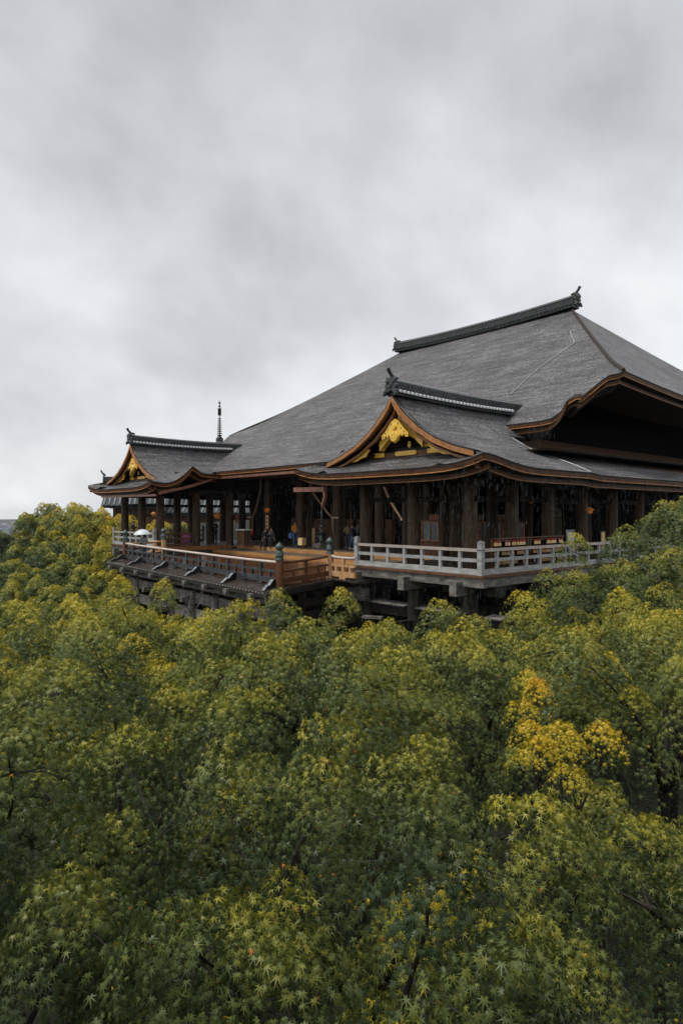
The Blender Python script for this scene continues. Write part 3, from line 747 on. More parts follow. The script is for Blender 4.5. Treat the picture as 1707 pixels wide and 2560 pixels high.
# beam under the skirt edge and weathered beams below it
def ab(a, out_, z): 
    p = Q(a, 0); e = SKE.lerp(SKW, a); q = p.lerp(e, out_); return Vector((q.x, q.y, z))
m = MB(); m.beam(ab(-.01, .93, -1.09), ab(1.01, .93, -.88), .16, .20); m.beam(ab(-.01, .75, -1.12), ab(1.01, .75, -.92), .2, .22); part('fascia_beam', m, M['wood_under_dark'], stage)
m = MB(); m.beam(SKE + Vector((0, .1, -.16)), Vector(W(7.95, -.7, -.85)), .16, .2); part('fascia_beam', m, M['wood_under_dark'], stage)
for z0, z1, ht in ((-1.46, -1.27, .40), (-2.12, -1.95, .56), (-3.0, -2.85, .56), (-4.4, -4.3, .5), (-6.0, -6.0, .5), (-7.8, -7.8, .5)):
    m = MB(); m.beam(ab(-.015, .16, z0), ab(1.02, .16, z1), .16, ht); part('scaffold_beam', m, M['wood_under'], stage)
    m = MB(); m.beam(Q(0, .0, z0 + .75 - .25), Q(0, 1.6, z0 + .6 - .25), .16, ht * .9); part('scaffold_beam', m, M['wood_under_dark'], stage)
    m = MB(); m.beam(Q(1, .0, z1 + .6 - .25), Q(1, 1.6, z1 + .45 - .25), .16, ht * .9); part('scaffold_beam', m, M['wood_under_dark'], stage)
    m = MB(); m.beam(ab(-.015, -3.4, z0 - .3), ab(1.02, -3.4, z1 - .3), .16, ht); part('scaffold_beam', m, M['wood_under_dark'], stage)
sp_ = mesh('scaffold_post', MB().lathe((0, 0, -12.5), [(.27, 0), (.27, 5), (.245, 11.9)], 14), M['wood_under'], smooth=True)
for row_, bb in ((0, 0.0), (1, 1.15), (2, 2.4)):
    for k in range(8):
        a = .012 + k / 7.0 * .976; p = Q(a, bb)
        link('scaffold_post', sp_, stage, Vector((p.x, p.y - (.0 if row_ else .28), p.z - .42)) - SL)
jst = mesh('joist_end', MB().box((0, 0, 0), (.26, 1.5, .26)), M['wood_under'])
for k in range(9):
    a = .04 + k / 8.0 * .92; p = ab(a, .50, 0); z = -1.20 + .19 * a
    link('joist_end', jst, stage, Vector((p.x, p.y, z)) - SL)
stb = mesh('beam_end', MB().box((0, 0, 0), (.20, 1.1, .28)), M['wood_under'])
for k in range(8):
    a = .012 + k / 7.0 * .976; p = Q(a, 0)
    for z in ((-2.15,) if k % 2 else (-3.0,)):
        link('beam_end', stb, stage, Vector((p.x, p.y - .45, z + .15 * a)) - SL, (0, 0, R(4)))
# capped drain brackets on the skirt
for k, a in enumerate((0.012, .20, .405, .62, .82, .985)):
    p = Q(a, 0, .02); e = SKE.lerp(SKW, a); L = (e - p)
    def pt(t, z): return p + L * t + Vector((0, 0, z))
    side = L.cross(Vector((0, 0, 1))).normalized() * .07
    prof = [(.12, 0), (.12, .30), (.30, .30), (.56, .12), (.62, .16), (.92, .02), (.92, -.02)]
    m = MB(); m.prism([pt(t, z) - side for t, z in prof], side * 2); part('drain_bracket', m, M['black'], stage)
    for (t0, zz0), (t1, zz1) in (((.30, .32), (.57, .13)), ((.62, .18), (.94, .03))):
        m = MB(); m.beam(pt(t0, zz0), pt(t1, zz1), .15, .025); part('drain_cap', m, M['tile_light'], stage)

# ------------------------------------------------------------------ stage railing
srail = thing('stage_railing', 'low dark railing with bronze onion finials around the wet stage', 'railing', tuple(Q(.5, 0)))
def giboshi(p, parent, h=1.12, mt='wood_brown', r=.17):
    p = Vector(p)
    part('post', MB().lathe(tuple(p), [(r, -.3), (r, h)], 16), M[mt], parent, smooth=True)
    z = h
    pr = [(r * 1.10, z), (r * 1.14, z + .05), (r * 1.02, z + .08), (r * 1.04, z + .16), (r * 1.12, z + .19), (r * 1.12, z + .23), (r * .98, z + .27), (r * .95, z + .38), (r * .70, z + .43), (r * .62, z + .46), (r * .95, z + .50), (r * 1.12, z + .57), (r * 1.02, z + .65), (r * .62, z + .72), (r * .22, z + .77), (r * .05, z + .82)]
    part('finial', MB().lathe(tuple(p), pr, 18), M['bronze'], parent, smooth=True)
for p, mt in ((Q(0, 0), 'wood_brown'), (Q(0, 1), 'wood_fresh'), (Q(1, 1), 'wood_fresh'), (Q(1, 0), 'wood_brown')): giboshi(p, srail, mt=mt)
def rail_run(p, q, npost, parent, mtop, mmid, mbot, mbal, skip_ends=True):
    p, q = Vector(p), Vector(q); up = lambda h: Vector((0, 0, h)); d = (q - p).normalized()
    part('top_rail', MB().tube([p.lerp(q, t) + up(.97 + .05 * (2 * t - 1) ** 4) + d * (.12 - .24 * t) for t in np.linspace(0, 1, 9)], .062, 10), M[mtop], parent, smooth=True)
    part('middle_rail', MB().beam(p + up(.60) + d * .14, q + up(.60) - d * .14, .10, .10), M[mmid], parent)
    part('bottom_rail', MB().beam(p + up(.20) + d * .14, q + up(.20) - d * .14, .15, .24), M[mbot], parent)
    for k in range(npost):
        t = (k + 1) / (npost + 1); c = p.lerp(q, t)
        part('baluster', MB().box(tuple(c + up(.62)), (.15, .13, .60), math.atan2(d.y, d.x)), M[mbal], parent)
        part('foot_block', MB().box(tuple(c + up(.03)), (.42, .16, .10), math.atan2(d.y, d.x)), M[mbot], parent)
    for k in range(npost + 1):
        t = (k + .5) / (npost + 1); c = p.lerp(q, t)
        part('short_baluster', MB().box(tuple(c + up(.435)), (.13, .11, .23), math.atan2(d.y, d.x)), M[mmid if npost > 2 else mbal], parent)
rail_run(Q(0, 0), Q(1, 0), 11, srail, 'wood_grey_warm', 'wood_blue_wet', 'wood_blue_wet', 'wood_blue_wet')
rail_run(Q(0, 0), Q(0, 1), 1, srail, 'wood_brown', 'wood_brown', 'wood_brown', 'wood_brown')
rail_run(Q(1, 0), Q(1, 1), 1, srail, 'wood_orange', 'wood_brown', 'wood_brown', 'wood_brown')
rail_run(Q(0, 1), W(6.45, -.6, -.62), 1, srail, 'wood_grey_warm', 'wood_fresh', 'wood_fresh', 'wood_fresh')
rail_run(Q(1, 1), W(28.2, -.55, -.5), 1, srail, 'wood_grey_warm', 'wood_fresh', 'wood_fresh', 'wood_fresh')
m = MB(); m.box(W(7.25, -.45, -.68), (2.1, .7, .07)); part('landing_board', m, M['deck_wet'], srail)

# ------------------------------------------------------------------ white veranda railings
def white_railing(label, run, mats=('wood_grey_warm', 'wood_grey')):
    """run: list of corner points (w, n); bays about a metre"""
    t = thing('veranda_railing', label, 'railing', W(*run[0], 0), 'weathered veranda railings')
    for (w, n) in run[:]:
        p = W(w, n, 0)
        m = MB(); m.box((p[0], p[1], .66), (.21, .21, 1.32)); m.add([(p[0] + a * .105, p[1] + b * .105, 1.32) for a, b in ((-1, -1), (1, -1), (1, 1), (-1, 1))] + [(p[0], p[1], 1.38)], [(0, 1, 4), (1, 2, 4), (2, 3, 4), (3, 0, 4)])
        part('corner_post', m, M[mats[1]], t)
        part('iron_strap', MB().box((p[0], p[1], .99), (.222, .222, .03)), M['bronze_dark'], t)
    for (a, b) in zip(run, run[1:]):
        p, q = Vector(W(*a, 0)), Vector(W(*b, 0)); d = (q - p).normalized(); L = (q - p).length; up = lambda h: Vector((0, 0, h)); g_ = .106
        ang = math.atan2(d.y, d.x)
        part('top_rail', MB().beam(p + up(.985) + d * g_, q + up(.985) - d * g_, .15, .12), M[mats[0]], t)
        part('bottom_rail', MB().beam(p + up(.12) + d * g_, q + up(.12) - d * g_, .16, .22), M[mats[1]], t)
        k = round(L / 1.03); bw = .13
        bm_ = mesh('baluster', MB().box((0, 0, .58), (bw, .12, .68)), M[mats[1]])
        TL = wpos(t)
        for i in range(1, k): link('baluster', bm_, t, p + d * (L * i / k) - TL, (0, 0, ang))
        for i in range(k):
            s0 = L * i / k + (g_ if i == 0 else bw / 2); s1 = L * (i + 1) / k - (g_ if i == k - 1 else bw / 2)
            part('middle_rail', MB().beam(p + d * s0 + up(.58 + rnd.uniform(-.008, .008)), p + d * s1 + up(.58), .09, .14), M[mats[1]], t)
    return t
white_railing('weathered white-grey railing along the near veranda corner', [(7.25, .12), (.12, .12), (.12, 23.0)])
white_railing('weathered white-grey railing on the far veranda at left', [(28.6, .12), (35.7, .12), (35.7, 8.0)])
t = thing('veranda_railing', 'short brown railing beside the far white railing, next to the stage', 'railing', W(28.5, .3, 0), 'weathered veranda railings')
for z, h in ((.98, .11), (.58, .13), (.12, .20)):
    part('rail', MB().beam(W(28.55, .25, z), W(28.55, 3.1, z), .11, h), M['wood_brown'], t)
for n in (1.2, 2.2): part('baluster', MB().box(W(28.55, n, .55), (.105, .12, .75)), M['wood_brown'], t)

# ------------------------------------------------------------------ copper gutters, spout, falling water
def gutter(pts, parent, sz=.17):
    m = MB()
    for p, q in zip(pts, pts[1:]): m.beam(p, q, sz, sz)
    return part('gutter', m, M['copper'], parent, label='copper box gutter under the eave')
gutter([Vector(W(w, 5.02, 5.12)) for w in (8.2, 28.0)], hall)
gutter([Vector(W(25.6, -1.0, 3.78)), Vector(W(26.0, 1.6, 4.35)), Vector(W(27.7, 4.6, 5.1))], hall)
gutter([Vector(W(35.0, -1.15, 3.72)), Vector(W(25.7, -1.15, 3.66))], hall, .14)
gutter([Vector(W(10.6, -1.0, 3.62)), Vector(W(8.2, -1.05, 3.58))], hall, .22)
gut = gutter([Vector(W(8.25, -1.05, 3.52)), Vector(W(8.2, -1.05, 3.2)), Vector(W(8.55, -.9, 2.85))], hall, .15)

# ================================================================== TREES
def leaf_template(lobes):
    """maple leaf: tip along +x, flat in xy, lobes drooping; returns verts (K,3), quads"""
    if lobes == 7: ang = [-125, -85, -42, 0, 42, 85, 125]; ln = [.34, .62, .86, 1.0, .86, .62, .34]
    elif lobes == 5: ang = [-100, -50, 0, 50, 100]; ln = [.55, .88, 1.0, .88, .55]
    else: ang = [-62, 0, 62]; ln = [.8, 1.0, .8]
    V = [(0, 0, 0)]; step_ = (ang[1] - ang[0]) / 2; nr = .20 if lobes > 3 else .20
    edges = [ang[0] - step_] + [(a + b) / 2 for a, b in zip(ang, ang[1:])] + [ang[-1] + step_]
    for a in edges: V.append((nr * math.cos(R(a)), nr * math.sin(R(a)), -.02))
    for a, l in zip(ang, ln): V.append((l * math.cos(R(a)), l * math.sin(R(a)), -.30 * l * l))
    k = len(edges); F = [(0, 1 + i, 1 + k + i, 2 + i) for i in range(lobes)]
    V = np.array(V); V[:, 0] -= .2
    return V * .62, np.array(F)
LT = {k: leaf_template(k) for k in (3, 5, 7)}
def norm(a): return a / np.maximum(np.linalg.norm(a, axis=1, keepdims=True), 1e-9)
def build_leaves(pos, d, nrm, size, ripe, lobes):
    V, F = LT[lobes]; K = len(V); N = len(pos)
    d = norm(d); b = norm(np.cross(nrm, d)); n = np.cross(d, b)
    P = pos[:, None, :] + size[:, None, None] * (V[None, :, 0:1] * d[:, None, :] + V[None, :, 1:2] * b[:, None, :] + V[None, :, 2:3] * n[:, None, :])
    Q_ = F[None] + (np.arange(N) * K)[:, None, None]
    return P.reshape(-1, 3), Q_.reshape(-1, 4), np.repeat(ripe, K)
def fast_mesh(name, V, Q_, ripe, m):
    me = bpy.data.meshes.new(name); me.vertices.add(len(V)); me.vertices.foreach_set('co', V.astype(np.float32).ravel())
    me.loops.add(Q_.size); me.loops.foreach_set('vertex_index', Q_.astype(np.int32).ravel())
    me.polygons.add(len(Q_)); me.polygons.foreach_set('loop_start', np.arange(0, Q_.size, 4, dtype=np.int32)); me.polygons.foreach_set('loop_total', np.full(len(Q_), 4, dtype=np.int32))
    a = me.attributes.new('ripe', 'FLOAT', 'POINT'); a.data.foreach_set('value', ripe.astype(np.float32))
    me.materials.append(m); me.update(); me.validate(); return me
def crown(seed, Rr, H, nclump, per, leaf, lobes, cr=(.8, 1.25), tone0=.10, spread=.38, zj=.40, sprays=21, drop=1.32):
    """crown of domed boughs; every bough is a cascade of drooping leaf sprays.
       Local origin = crown top centre at z 0.  Returns leaf mesh and spray centres"""
    g = np.random.default_rng(seed); P = []; D_ = []; Nn = []; S = []; Rp = []; cen = []
    ga = math.pi * (3 - math.sqrt(5)); off = g.random() * 6.28
    for i in range(nclump):
        f = (i + .3) / nclump; u = math.sqrt(f) * Rr * g.uniform(.9, 1.08); th = off + i * ga + g.normal(0, .2)
        rc = g.uniform(*cr); cz = -H * (u / Rr) ** 2 + g.normal(0, zj); cc = np.array([u * math.cos(th), u * math.sin(th), cz])
        asp = g.uniform(.55, 1.0); ca = g.random() * 6.28; tint = g.normal(0, .06); od = np.array([math.cos(th), math.sin(th)]) * min(1, u / Rr + .1)
        cen.append((cc + np.array([0, 0, -.25 * rc]), rc * .9))
        for j in range(sprays):
            fj = (j + .2) / sprays; q = math.sqrt(fj) * rc; pj = j * ga + g.normal(0, .3); x, y = q * math.cos(pj), q * math.sin(pj) * asp
            x, y = x * math.cos(ca) - y * math.sin(ca), x * math.sin(ca) + y * math.cos(ca)
            sz = -drop * q * q / rc * (q / rc) ** .4 - .28 * (x * od[0] + y * od[1]) + g.normal(0, .11 * rc); c = cc + np.array([x, y, sz]); r_ = rc * g.uniform(.24, .42)
            n = int(per * (r_ / .45) ** 2 * (1.15 if fj > .4 else 1)); rho = r_ * np.sqrt(g.random(n)); ph = g.random(n) * 2 * math.pi
            rho = rho * (1 + .3 * np.sin(3 * ph + g.random() * 6))
            loc = np.stack([rho * np.cos(ph), rho * np.sin(ph), -1.0 * rho ** 2 / r_ - g.random(n) ** 1.8 * .36 * r_], 1)
            rad = np.array([x, y, 0]) / max(rc, .01)
            loc[:, 2] -= .75 * (loc[:, 0] * rad[0] + loc[:, 1] * rad[1])
            o_ = np.stack([np.cos(ph), np.sin(ph), np.zeros(n)], 1) * .8 + 1.1 * rad
            d = norm(o_ + g.normal(0, .42, (n, 3))); d[:, 2] -= (.55 + .8 * fj + .5 * rho / r_) * g.uniform(.6, 1.4, n)
            nm = np.stack([.6 * rho / r_ * np.cos(ph), .6 * rho / r_ * np.sin(ph), np.full(n, .9)], 1) + 1.1 * rad + g.normal(0, .48, (n, 3))
            P.append(c + loc); D_.append(d); Nn.append(nm); S.append(leaf * g.uniform(.55, 1.25, n))
            hi = np.clip(1 + (loc[:, 2] + sz) / (.85 * rc), 0, 1)     # yellower and lighter towards the top of a bough
            rp = tone0 + tint + spread * hi ** 1.5 + g.normal(0, .045, n) + g.normal(0, .035)
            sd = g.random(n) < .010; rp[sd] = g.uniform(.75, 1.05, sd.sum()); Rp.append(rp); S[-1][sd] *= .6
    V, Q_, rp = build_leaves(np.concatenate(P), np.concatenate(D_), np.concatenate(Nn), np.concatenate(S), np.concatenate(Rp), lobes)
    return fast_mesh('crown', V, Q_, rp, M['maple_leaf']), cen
def trunk_mesh(seed, cen, hgt, r0):
    """trunk from the ground (z = -hgt) forking into limbs that reach the sprays"""
    g = random.Random(seed); m = MB()
    fork = -hgt * .45 if hgt < 7 else -max(2.6, hgt * .33)
    jx, jy = g.uniform(-.5, .5), g.uniform(-.5, .5)
    m.tube([(jx * .3, jy * .3, -hgt - .3), (jx, jy, -hgt * .75 + fork * .25), (jx * .5, jy * .4, fork)], [r0 * 1.25, r0, r0 * .8], 8)
    limbs = []
    nl_ = 5
    for k in range(nl_):
        a = 2 * math.pi * (k + g.random() * .6) / nl_; L = g.uniform(.35, .6) * max(np.linalg.norm(c[0][:2]) for c in cen)
        e_ = Vector((math.cos(a) * L, math.sin(a) * L, fork * g.uniform(.35, .5))); st = Vector((jx * .5, jy * .4, fork))
        md = st.lerp(e_, .5) + Vector((g.uniform(-.2, .2), g.uniform(-.2, .2), g.uniform(-.05, .3)))
        m.tube([st, md, e_], [r0 * .55, r0 * .42, r0 * .28], 6); limbs.append(e_)
    for c, r_ in cen:
        c = Vector(c); b = min(limbs, key=lambda q: (q - c).length + (0 if q.z < c.z else 1.0)); md = b.lerp(c, .55) + Vector((g.uniform(-.15, .15), g.uniform(-.15, .15), -.12))
        tip = c + Vector((0, 0, -.18 * r_)); m.tube([b, md, tip], [r0 * .2, r0 * .12, r0 * .05], 5, cap=False)
        for q in range(6):
            a = g.uniform(0, 6.28); e_ = c + Vector((math.cos(a) * r_ * .8, math.sin(a) * r_ * .8, -.55 * r_)); st = md.lerp(tip, g.uniform(.4, .9)); m.tube([st, st.lerp(e_, .5) + Vector((0, 0, .06)), e_], [r0 * .09, r0 * .06, r0 * .025], 4, cap=False)
    return m
VAR = {}
def crown_var(key, **k):
    if key not in VAR: VAR[key] = crown(**k)
    return VAR[key]
def tree(xc, D, ztop, key, params, label, yel=0.0, rot=0.0, sc=1.0, name='maple_tree', group='maple trees in the valley below the hall', r0=.14):
    w, n = camxy(xc, D); me, cen = crown_var(key, **params); gz = ground_h(w, n); hgt = (ztop - gz)
    t = thing(name, label, 'tree', W(w, n, gz), group); t.rotation_euler = (0, 0, rot)
    o = link('crown', me, t, (0, 0, hgt)); o.scale = (sc, sc, sc); o['yellowing'] = float(yel)
    tm = trunk_mesh(hash((key, round(xc), round(D))) & 1023, [(c * sc, r_ * sc) for c, r_ in cen], hgt, r0 * sc)
    link('trunk', mesh('trunk', tm, M['trunk'], smooth=True), t, (0, 0, hgt))
    return t
NEAR = lambda s_: dict(seed=s_, Rr=2.2, H=.9, nclump=7, per=215, leaf=.112, lobes=7, cr=(.75, 1.2), tone0=.09, spread=.26)
MID = lambda s_: dict(seed=s_, Rr=2.8, H=1.1, nclump=9, per=165, leaf=.122, lobes=5, cr=(.8, 1.5), tone0=.09, spread=.34)
FARM = lambda s_: dict(seed=s_, Rr=3.0, H=1.2, nclump=10, per=140, leaf=.135, lobes=5, cr=(.75, 1.5))
FAR = lambda s_: dict(seed=s_, Rr=3.0, H=1.5, nclump=12, per=135, leaf=.155, lobes=3, cr=(.65, 1.35))
HILL = lambda s_: dict(seed=s_, Rr=4.2, H=3.4, nclump=20, per=72, leaf=.31, lobes=3, cr=(.95, 1.55), zj=.5, sprays=16)
T_ = [  # sideways, distance, top height, variant, yellowing, rotation, scale, label
 (-1.55, 4.7, -.30, ('n1', NEAR(11)), -.02, 0.3, 1.0, 'nearest maple at lower left with star-shaped green leaves and red seeds'),
 (1.00, 4.9, -.42, ('n2', NEAR(12)), -.02, 1.3, 1.0, 'nearest maple at bottom centre-right, drooping green leaves with red stalks'),
 (-3.9, 6.6, -.25, ('n3', NEAR(13)), -.04, 2.0, 1.08, 'dark green maple filling the left edge in the foreground'),
 (.15, 7.6, -.22, ('m1', MID(21)), .07, .4, 1.0, 'yellow-green maple mound in the centre of the foreground'),
 (-3.6, 9.6, -.12, ('m2', MID(22)), -.03, 1.9, 1.0, 'broad blue-green maple left of the central yellow-green mound'),
 (4.7, 7.5, -.95, ('m1', MID(21)), -.03, 3.3, 1.0, 'shaded green maple at right below the bright yellow tree'),
 (.5, 11.4, -.22, ('m2', MID(22)), .04, 4.4, 1.0, 'green maple left of the bright yellow tree'),
 (-7.1, 11.2, -.05, ('f1', FARM(31)), .02, .9, 1.0, 'dark maple at the left edge behind the foreground crowns'),
 (-1.9, 13.6, -.15, ('f2', FARM(32)), .02, 2.8, 1.0, 'domed green maple below the stage corner'),
 (3.0, 15.0, -.45, ('f1', FARM(31)), .09, 4.0, 1.0, 'light green maple below the near veranda'),
 (7.0, 14.2, -.05, ('f2', FARM(32)), .06, 5.1, 1.02, 'wide olive maple at the right edge, mid distance'),
 (-6.6, 15.8, -.15, ('f1', FARM(31)), .08, 2.3, 1.0, 'yellowish maple left of the domed green maple'),
 (9.6, 17.6, .15, ('r1', FAR(41)), .09, .5, 1.0, 'golden-olive maple at the right edge under the tall dark tree'),
 (-2.9, 19.4, -.06, ('r2', FAR(42)), .08, 1.5, .95, 'bright maple top just below the stage skirt'),
 (1.2, 19.8, -.42, ('r1', FAR(41)), .06, 2.6, .9, 'low maple under the gap between stage and veranda'),
 (4.6, 19.6, -.18, ('r2', FAR(42)), .12, 3.7, .92, 'yellow-green maple top under the veranda beam ends'),
 (7.4, 19.2, -.12, ('r1', FAR(41)), .13, 4.8, .9, 'yellow-green maple top under the veranda corner'),
 (-7.8, 20.8, -.02, ('r1', FAR(41)), .11, 5.6, .95, 'yellow-tipped maple in front of the stage scaffolding'),
 (-11.0, 20.0, -.45, ('r2', FAR(42)), .10, .2, 1.0, 'maple at left edge below the far hillside trees'),
 (-5.3, 20.6, -.25, ('r1', FAR(41)), .07, 2.0, .85, 'green maple top below the middle of the stage scaffolding'),
 (11.9, 22.6, 3.05, ('r2', FAR(42)), .00, 1.1, 1.0, 'tall dark green maple at the right edge in front of the veranda'),
 (9.2, 22.0, 1.25, ('r1', FAR(41)), -.01, 3.0, .86, 'dark green maple overlapping the veranda railing at right'),
 (12.4, 18.9, 1.0, ('r1', FAR(41)), .05, 2.2, .9, 'olive maple at the right edge below the tall dark tree'),
]
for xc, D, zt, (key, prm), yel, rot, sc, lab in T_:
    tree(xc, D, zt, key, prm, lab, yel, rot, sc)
# the one bright yellow maple
YEL = dict(seed=55, Rr=.95, H=.30, nclump=6, per=200, leaf=.10, lobes=5, cr=(.36, .55), tone0=.66, spread=.14, zj=.10, drop=.6)
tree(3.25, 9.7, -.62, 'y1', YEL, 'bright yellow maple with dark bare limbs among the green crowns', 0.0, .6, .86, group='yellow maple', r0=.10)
tree(3.30, 11.6, -.42, 'y2', dict(seed=56, Rr=.6, H=.4, nclump=3, per=200, leaf=.10, lobes=5, cr=(.28, .40), tone0=.64, spread=.16, zj=.12, drop=.6), 'small bright yellow maple top behind the larger yellow maple', 0.0, 1.6, .85, group='yellow maple', r0=.07)
# the wooded hillside at left, beyond the stage
HT = [(30, 1338, 60, .0, 'dark green maple on the hillside below the far city'), (125, 1268, 68, .16, 'round-topped yellow-green tree highest on the left hillside'), (190, 1262, 64, .22, 'yellow-green tree beside the highest hillside tree'),
 (262, 1276, 61, .36, 'golden maple beside the far white railing'), (318, 1296, 66, .40, 'orange-gold maple behind the far veranda'), (80, 1362, 54, .0, 'deep green maple in the middle of the left hillside'),
 (160, 1366, 52, .0, 'deep green maple below the round-topped hillside tree'), (238, 1372, 52, .24, 'gold-tipped maple left of the far railing'), (10, 1405, 46, .06, 'green maple at the left edge of the hillside'),
 (108, 1420, 44, .05, 'olive maple on the lower left hillside'), (195, 1425, 44, .12, 'olive maple beside the stage corner'), (262, 1432, 43, .16, 'yellow-olive maple under the far veranda'),
 (45, 1462, 37, .12, 'yellowish maple low on the hillside at left'), (140, 1478, 36, .12, 'olive maple low on the hillside below the stage corner'), (228, 1492, 35, .14, 'olive maple beside the stage scaffolding'), (-30, 1500, 30, .12, 'green maple cut by the left edge'), (80, 1520, 29, .14, 'yellow-tipped maple nearest on the left hillside'),
 (405, 1305, 72, .34, 'golden tree seen between the far columns'), (470, 1312, 74, .18, 'green-gold tree seen through the far veranda')]
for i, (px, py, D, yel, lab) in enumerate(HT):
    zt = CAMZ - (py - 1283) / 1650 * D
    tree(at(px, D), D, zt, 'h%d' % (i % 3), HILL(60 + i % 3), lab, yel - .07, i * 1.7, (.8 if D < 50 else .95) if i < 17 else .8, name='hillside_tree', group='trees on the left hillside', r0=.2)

# undergrowth in the valley: nobody could count it
g = np.random.default_rng(5); NU = 42000
Dn = 2.5 + 24 * np.sqrt(g.random(NU)); xn = (g.random(NU) - .5) * 2 * (.56 * Dn + 3)
zz = -4.2 + .7 * np.sin(xn * 1.3 + Dn * .7) + .5 * np.cos(Dn * 1.1 - xn * .6) + g.normal(0, .35, NU)
pos = np.stack([-(CAMW - .661 * xn + .75 * Dn), CAMN + .75 * xn + .661 * Dn, zz], 1)
keep = ~((pos[:, 1] > -3.5) & (pos[:, 0] < .5)); pos = pos[keep]; NU = len(pos)
dd = g.normal(0, 1, (NU, 3)); dd[:, 2] = -.4; nn = np.stack([g.normal(0, .4, NU), g.normal(0, .4, NU), np.ones(NU)], 1)
V, Q_, rp = build_leaves(pos, dd, nn, .26 * g.uniform(.6, 1.2, NU), np.clip(g.normal(.02, .05, NU), 0, .3), 3)
o = link('undergrowth', fast_mesh('undergrowth', V, Q_, rp, M['maple_leaf'])); o['kind'] = 'stuff'; o['yellowing'] = 0.0; o['label'] = 'dark green undergrowth below the maple crowns'; o['category'] = 'undergrowth'

# bare twiggy shrubs in front of the scaffolding
def bare_shrub(px, py, D, h, seed, label, mt='twig_red'):
    z = CAMZ - (py - 1283) / 1650 * D; g = random.Random(seed); w, n = camxy(at(px, D), D); b = Vector(W(w, n, z - h)); gz = ground_h(w, n)
    t = thing('bare_shrub', label, 'shrub', (b.x, b.y, gz), 'bare twigs by the scaffolding')
    part('stem', MB().tube([(b.x, b.y, gz), b, b + Vector((.05, 0, h * .35))], [.035, .025, .018], 6), M[mt], t)
    def br(p, d, L, r_, dep):
        q = p + d * L * .5 + Vector((g.uniform(-.05, .05), g.uniform(-.05, .05), .03)); e_ = q + (d + Vector((g.uniform(-.4, .4), g.uniform(-.4, .4), g.uniform(-.1, .4)))).normalized() * L * .5
        part('branch', MB().tube([p, q, e_], [r_, r_ * .8, r_ * .5], 5), M[mt], t)
        if dep:
            for _ in range(3): br(q.lerp(e_, g.uniform(.1, 1)), (d + Vector((g.uniform(-1, 1), g.uniform(-1, 1), g.uniform(-.3, .6)))).normalized(), L * .62, r_ * .6, dep - 1)
    for k in range(4):
        a = k * 1.57 + g.random(); br(b + Vector((0, 0, h * .3)), Vector((math.cos(a) * .7, math.sin(a) * .7, .9)).normalized(), h * .6, .012, 2)
bare_shrub(482, 1492, 24, .9, 1, 'pale bare branching shrub in front of the stage scaffolding', 'wood_under')
bare_shrub(668, 1486, 23.5, .8, 3, 'thin bare twigs below the stage corner', 'wood_under')

# ================================================================== BACKGROUND
# three-storey pagoda: its spire rises behind the far wing
Dp = 112.0; pw, pn = camxy(at(549, Dp), Dp); zsp = lambda py: CAMZ + (1283 - py) / 1650 * Dp
pag = thing('pagoda', 'pagoda whose thin ringed bronze spire rises behind the far wing roof', 'pagoda', W(pw, pn, ground_h(pw, pn)))
base = ground_h(pw, pn); top = zsp(1093) - .3; px_, py_ = -pw, pn
hts = [base, base + (top - base) * .34, base + (top - base) * .62, top - 2.2]
for k in range(3):
    hw = 3.4 - .35 * k; part('storey', MB().box((px_, py_, (hts[k] + hts[k + 1]) / 2), (hw * 1.5, hw * 1.5, hts[k + 1] - hts[k])), M['pagoda_wood'], pag)
    m = MB(); z0 = hts[k + 1]
    ring = lambda r_, z, lf: [(px_ + a * r_, py_ + b * r_, z + (lf if abs(a) == 1 and abs(b) == 1 else 0)) for a, b in ((-1, -1), (0, -1), (1, -1), (1, 0), (1, 1), (0, 1), (-1, 1), (-1, 0), (-1, -1))]
    m.grid([ring(hw * 1.55, z0 - .5, .4), ring(hw * 1.1, z0 + .2, .1), ring(hw * (.7 if k < 2 else .3), z0 + (.8 if k < 2 else 1.4), 0), ring(hw * (.7 if k < 2 else .05), z0 + (.85 if k < 2 else 2.1), 0)])
    part('roof', m, M['tile'], pag)
sp = MB(); h = zsp(1000) - zsp(1093); z0 = zsp(1093) - .3
sp.box((px_, py_, z0 - .1), (.9, .9, .5)); sp.lathe((px_, py_, z0), [(.5, .1), (.42, .35), (.2, .5)], 12); sp.lathe((px_, py_, z0), [(.09, .4), (.07, h + .2)], 8); spire = part('spire', sp, M['bronze_dark'], pag, smooth=True)
for k in range(9):
    zz_ = z0 + h * (.10 + .50 * k / 9); r_ = .50 - .022 * k
    part('spire_ring', MB().lathe((px_, py_, zz_), [(r_ * .75, -.07), (r_, 0), (r_ * .75, .07)], 12), M['bronze_dark'], spire)
wb = MB()
for a in range(4):
    for k in range(5):
        t_ = k / 4; wb.box((px_ + math.cos(a * 1.571) * .22, py_ + math.sin(a * 1.571) * .22, z0 + h * (.66 + .14 * t_)), (.14, .14, .3))
part('water_flame', wb, M['bronze_dark'], spire, kind='stuff')
for zq in (.88, .97): part('spire_jewel', MB().lathe((px_, py_, z0 + h * zq), [(.05, -.22), (.2, -.05), (.18, .08), (.04, .25)], 10), M['bronze_dark'], spire, smooth=True)

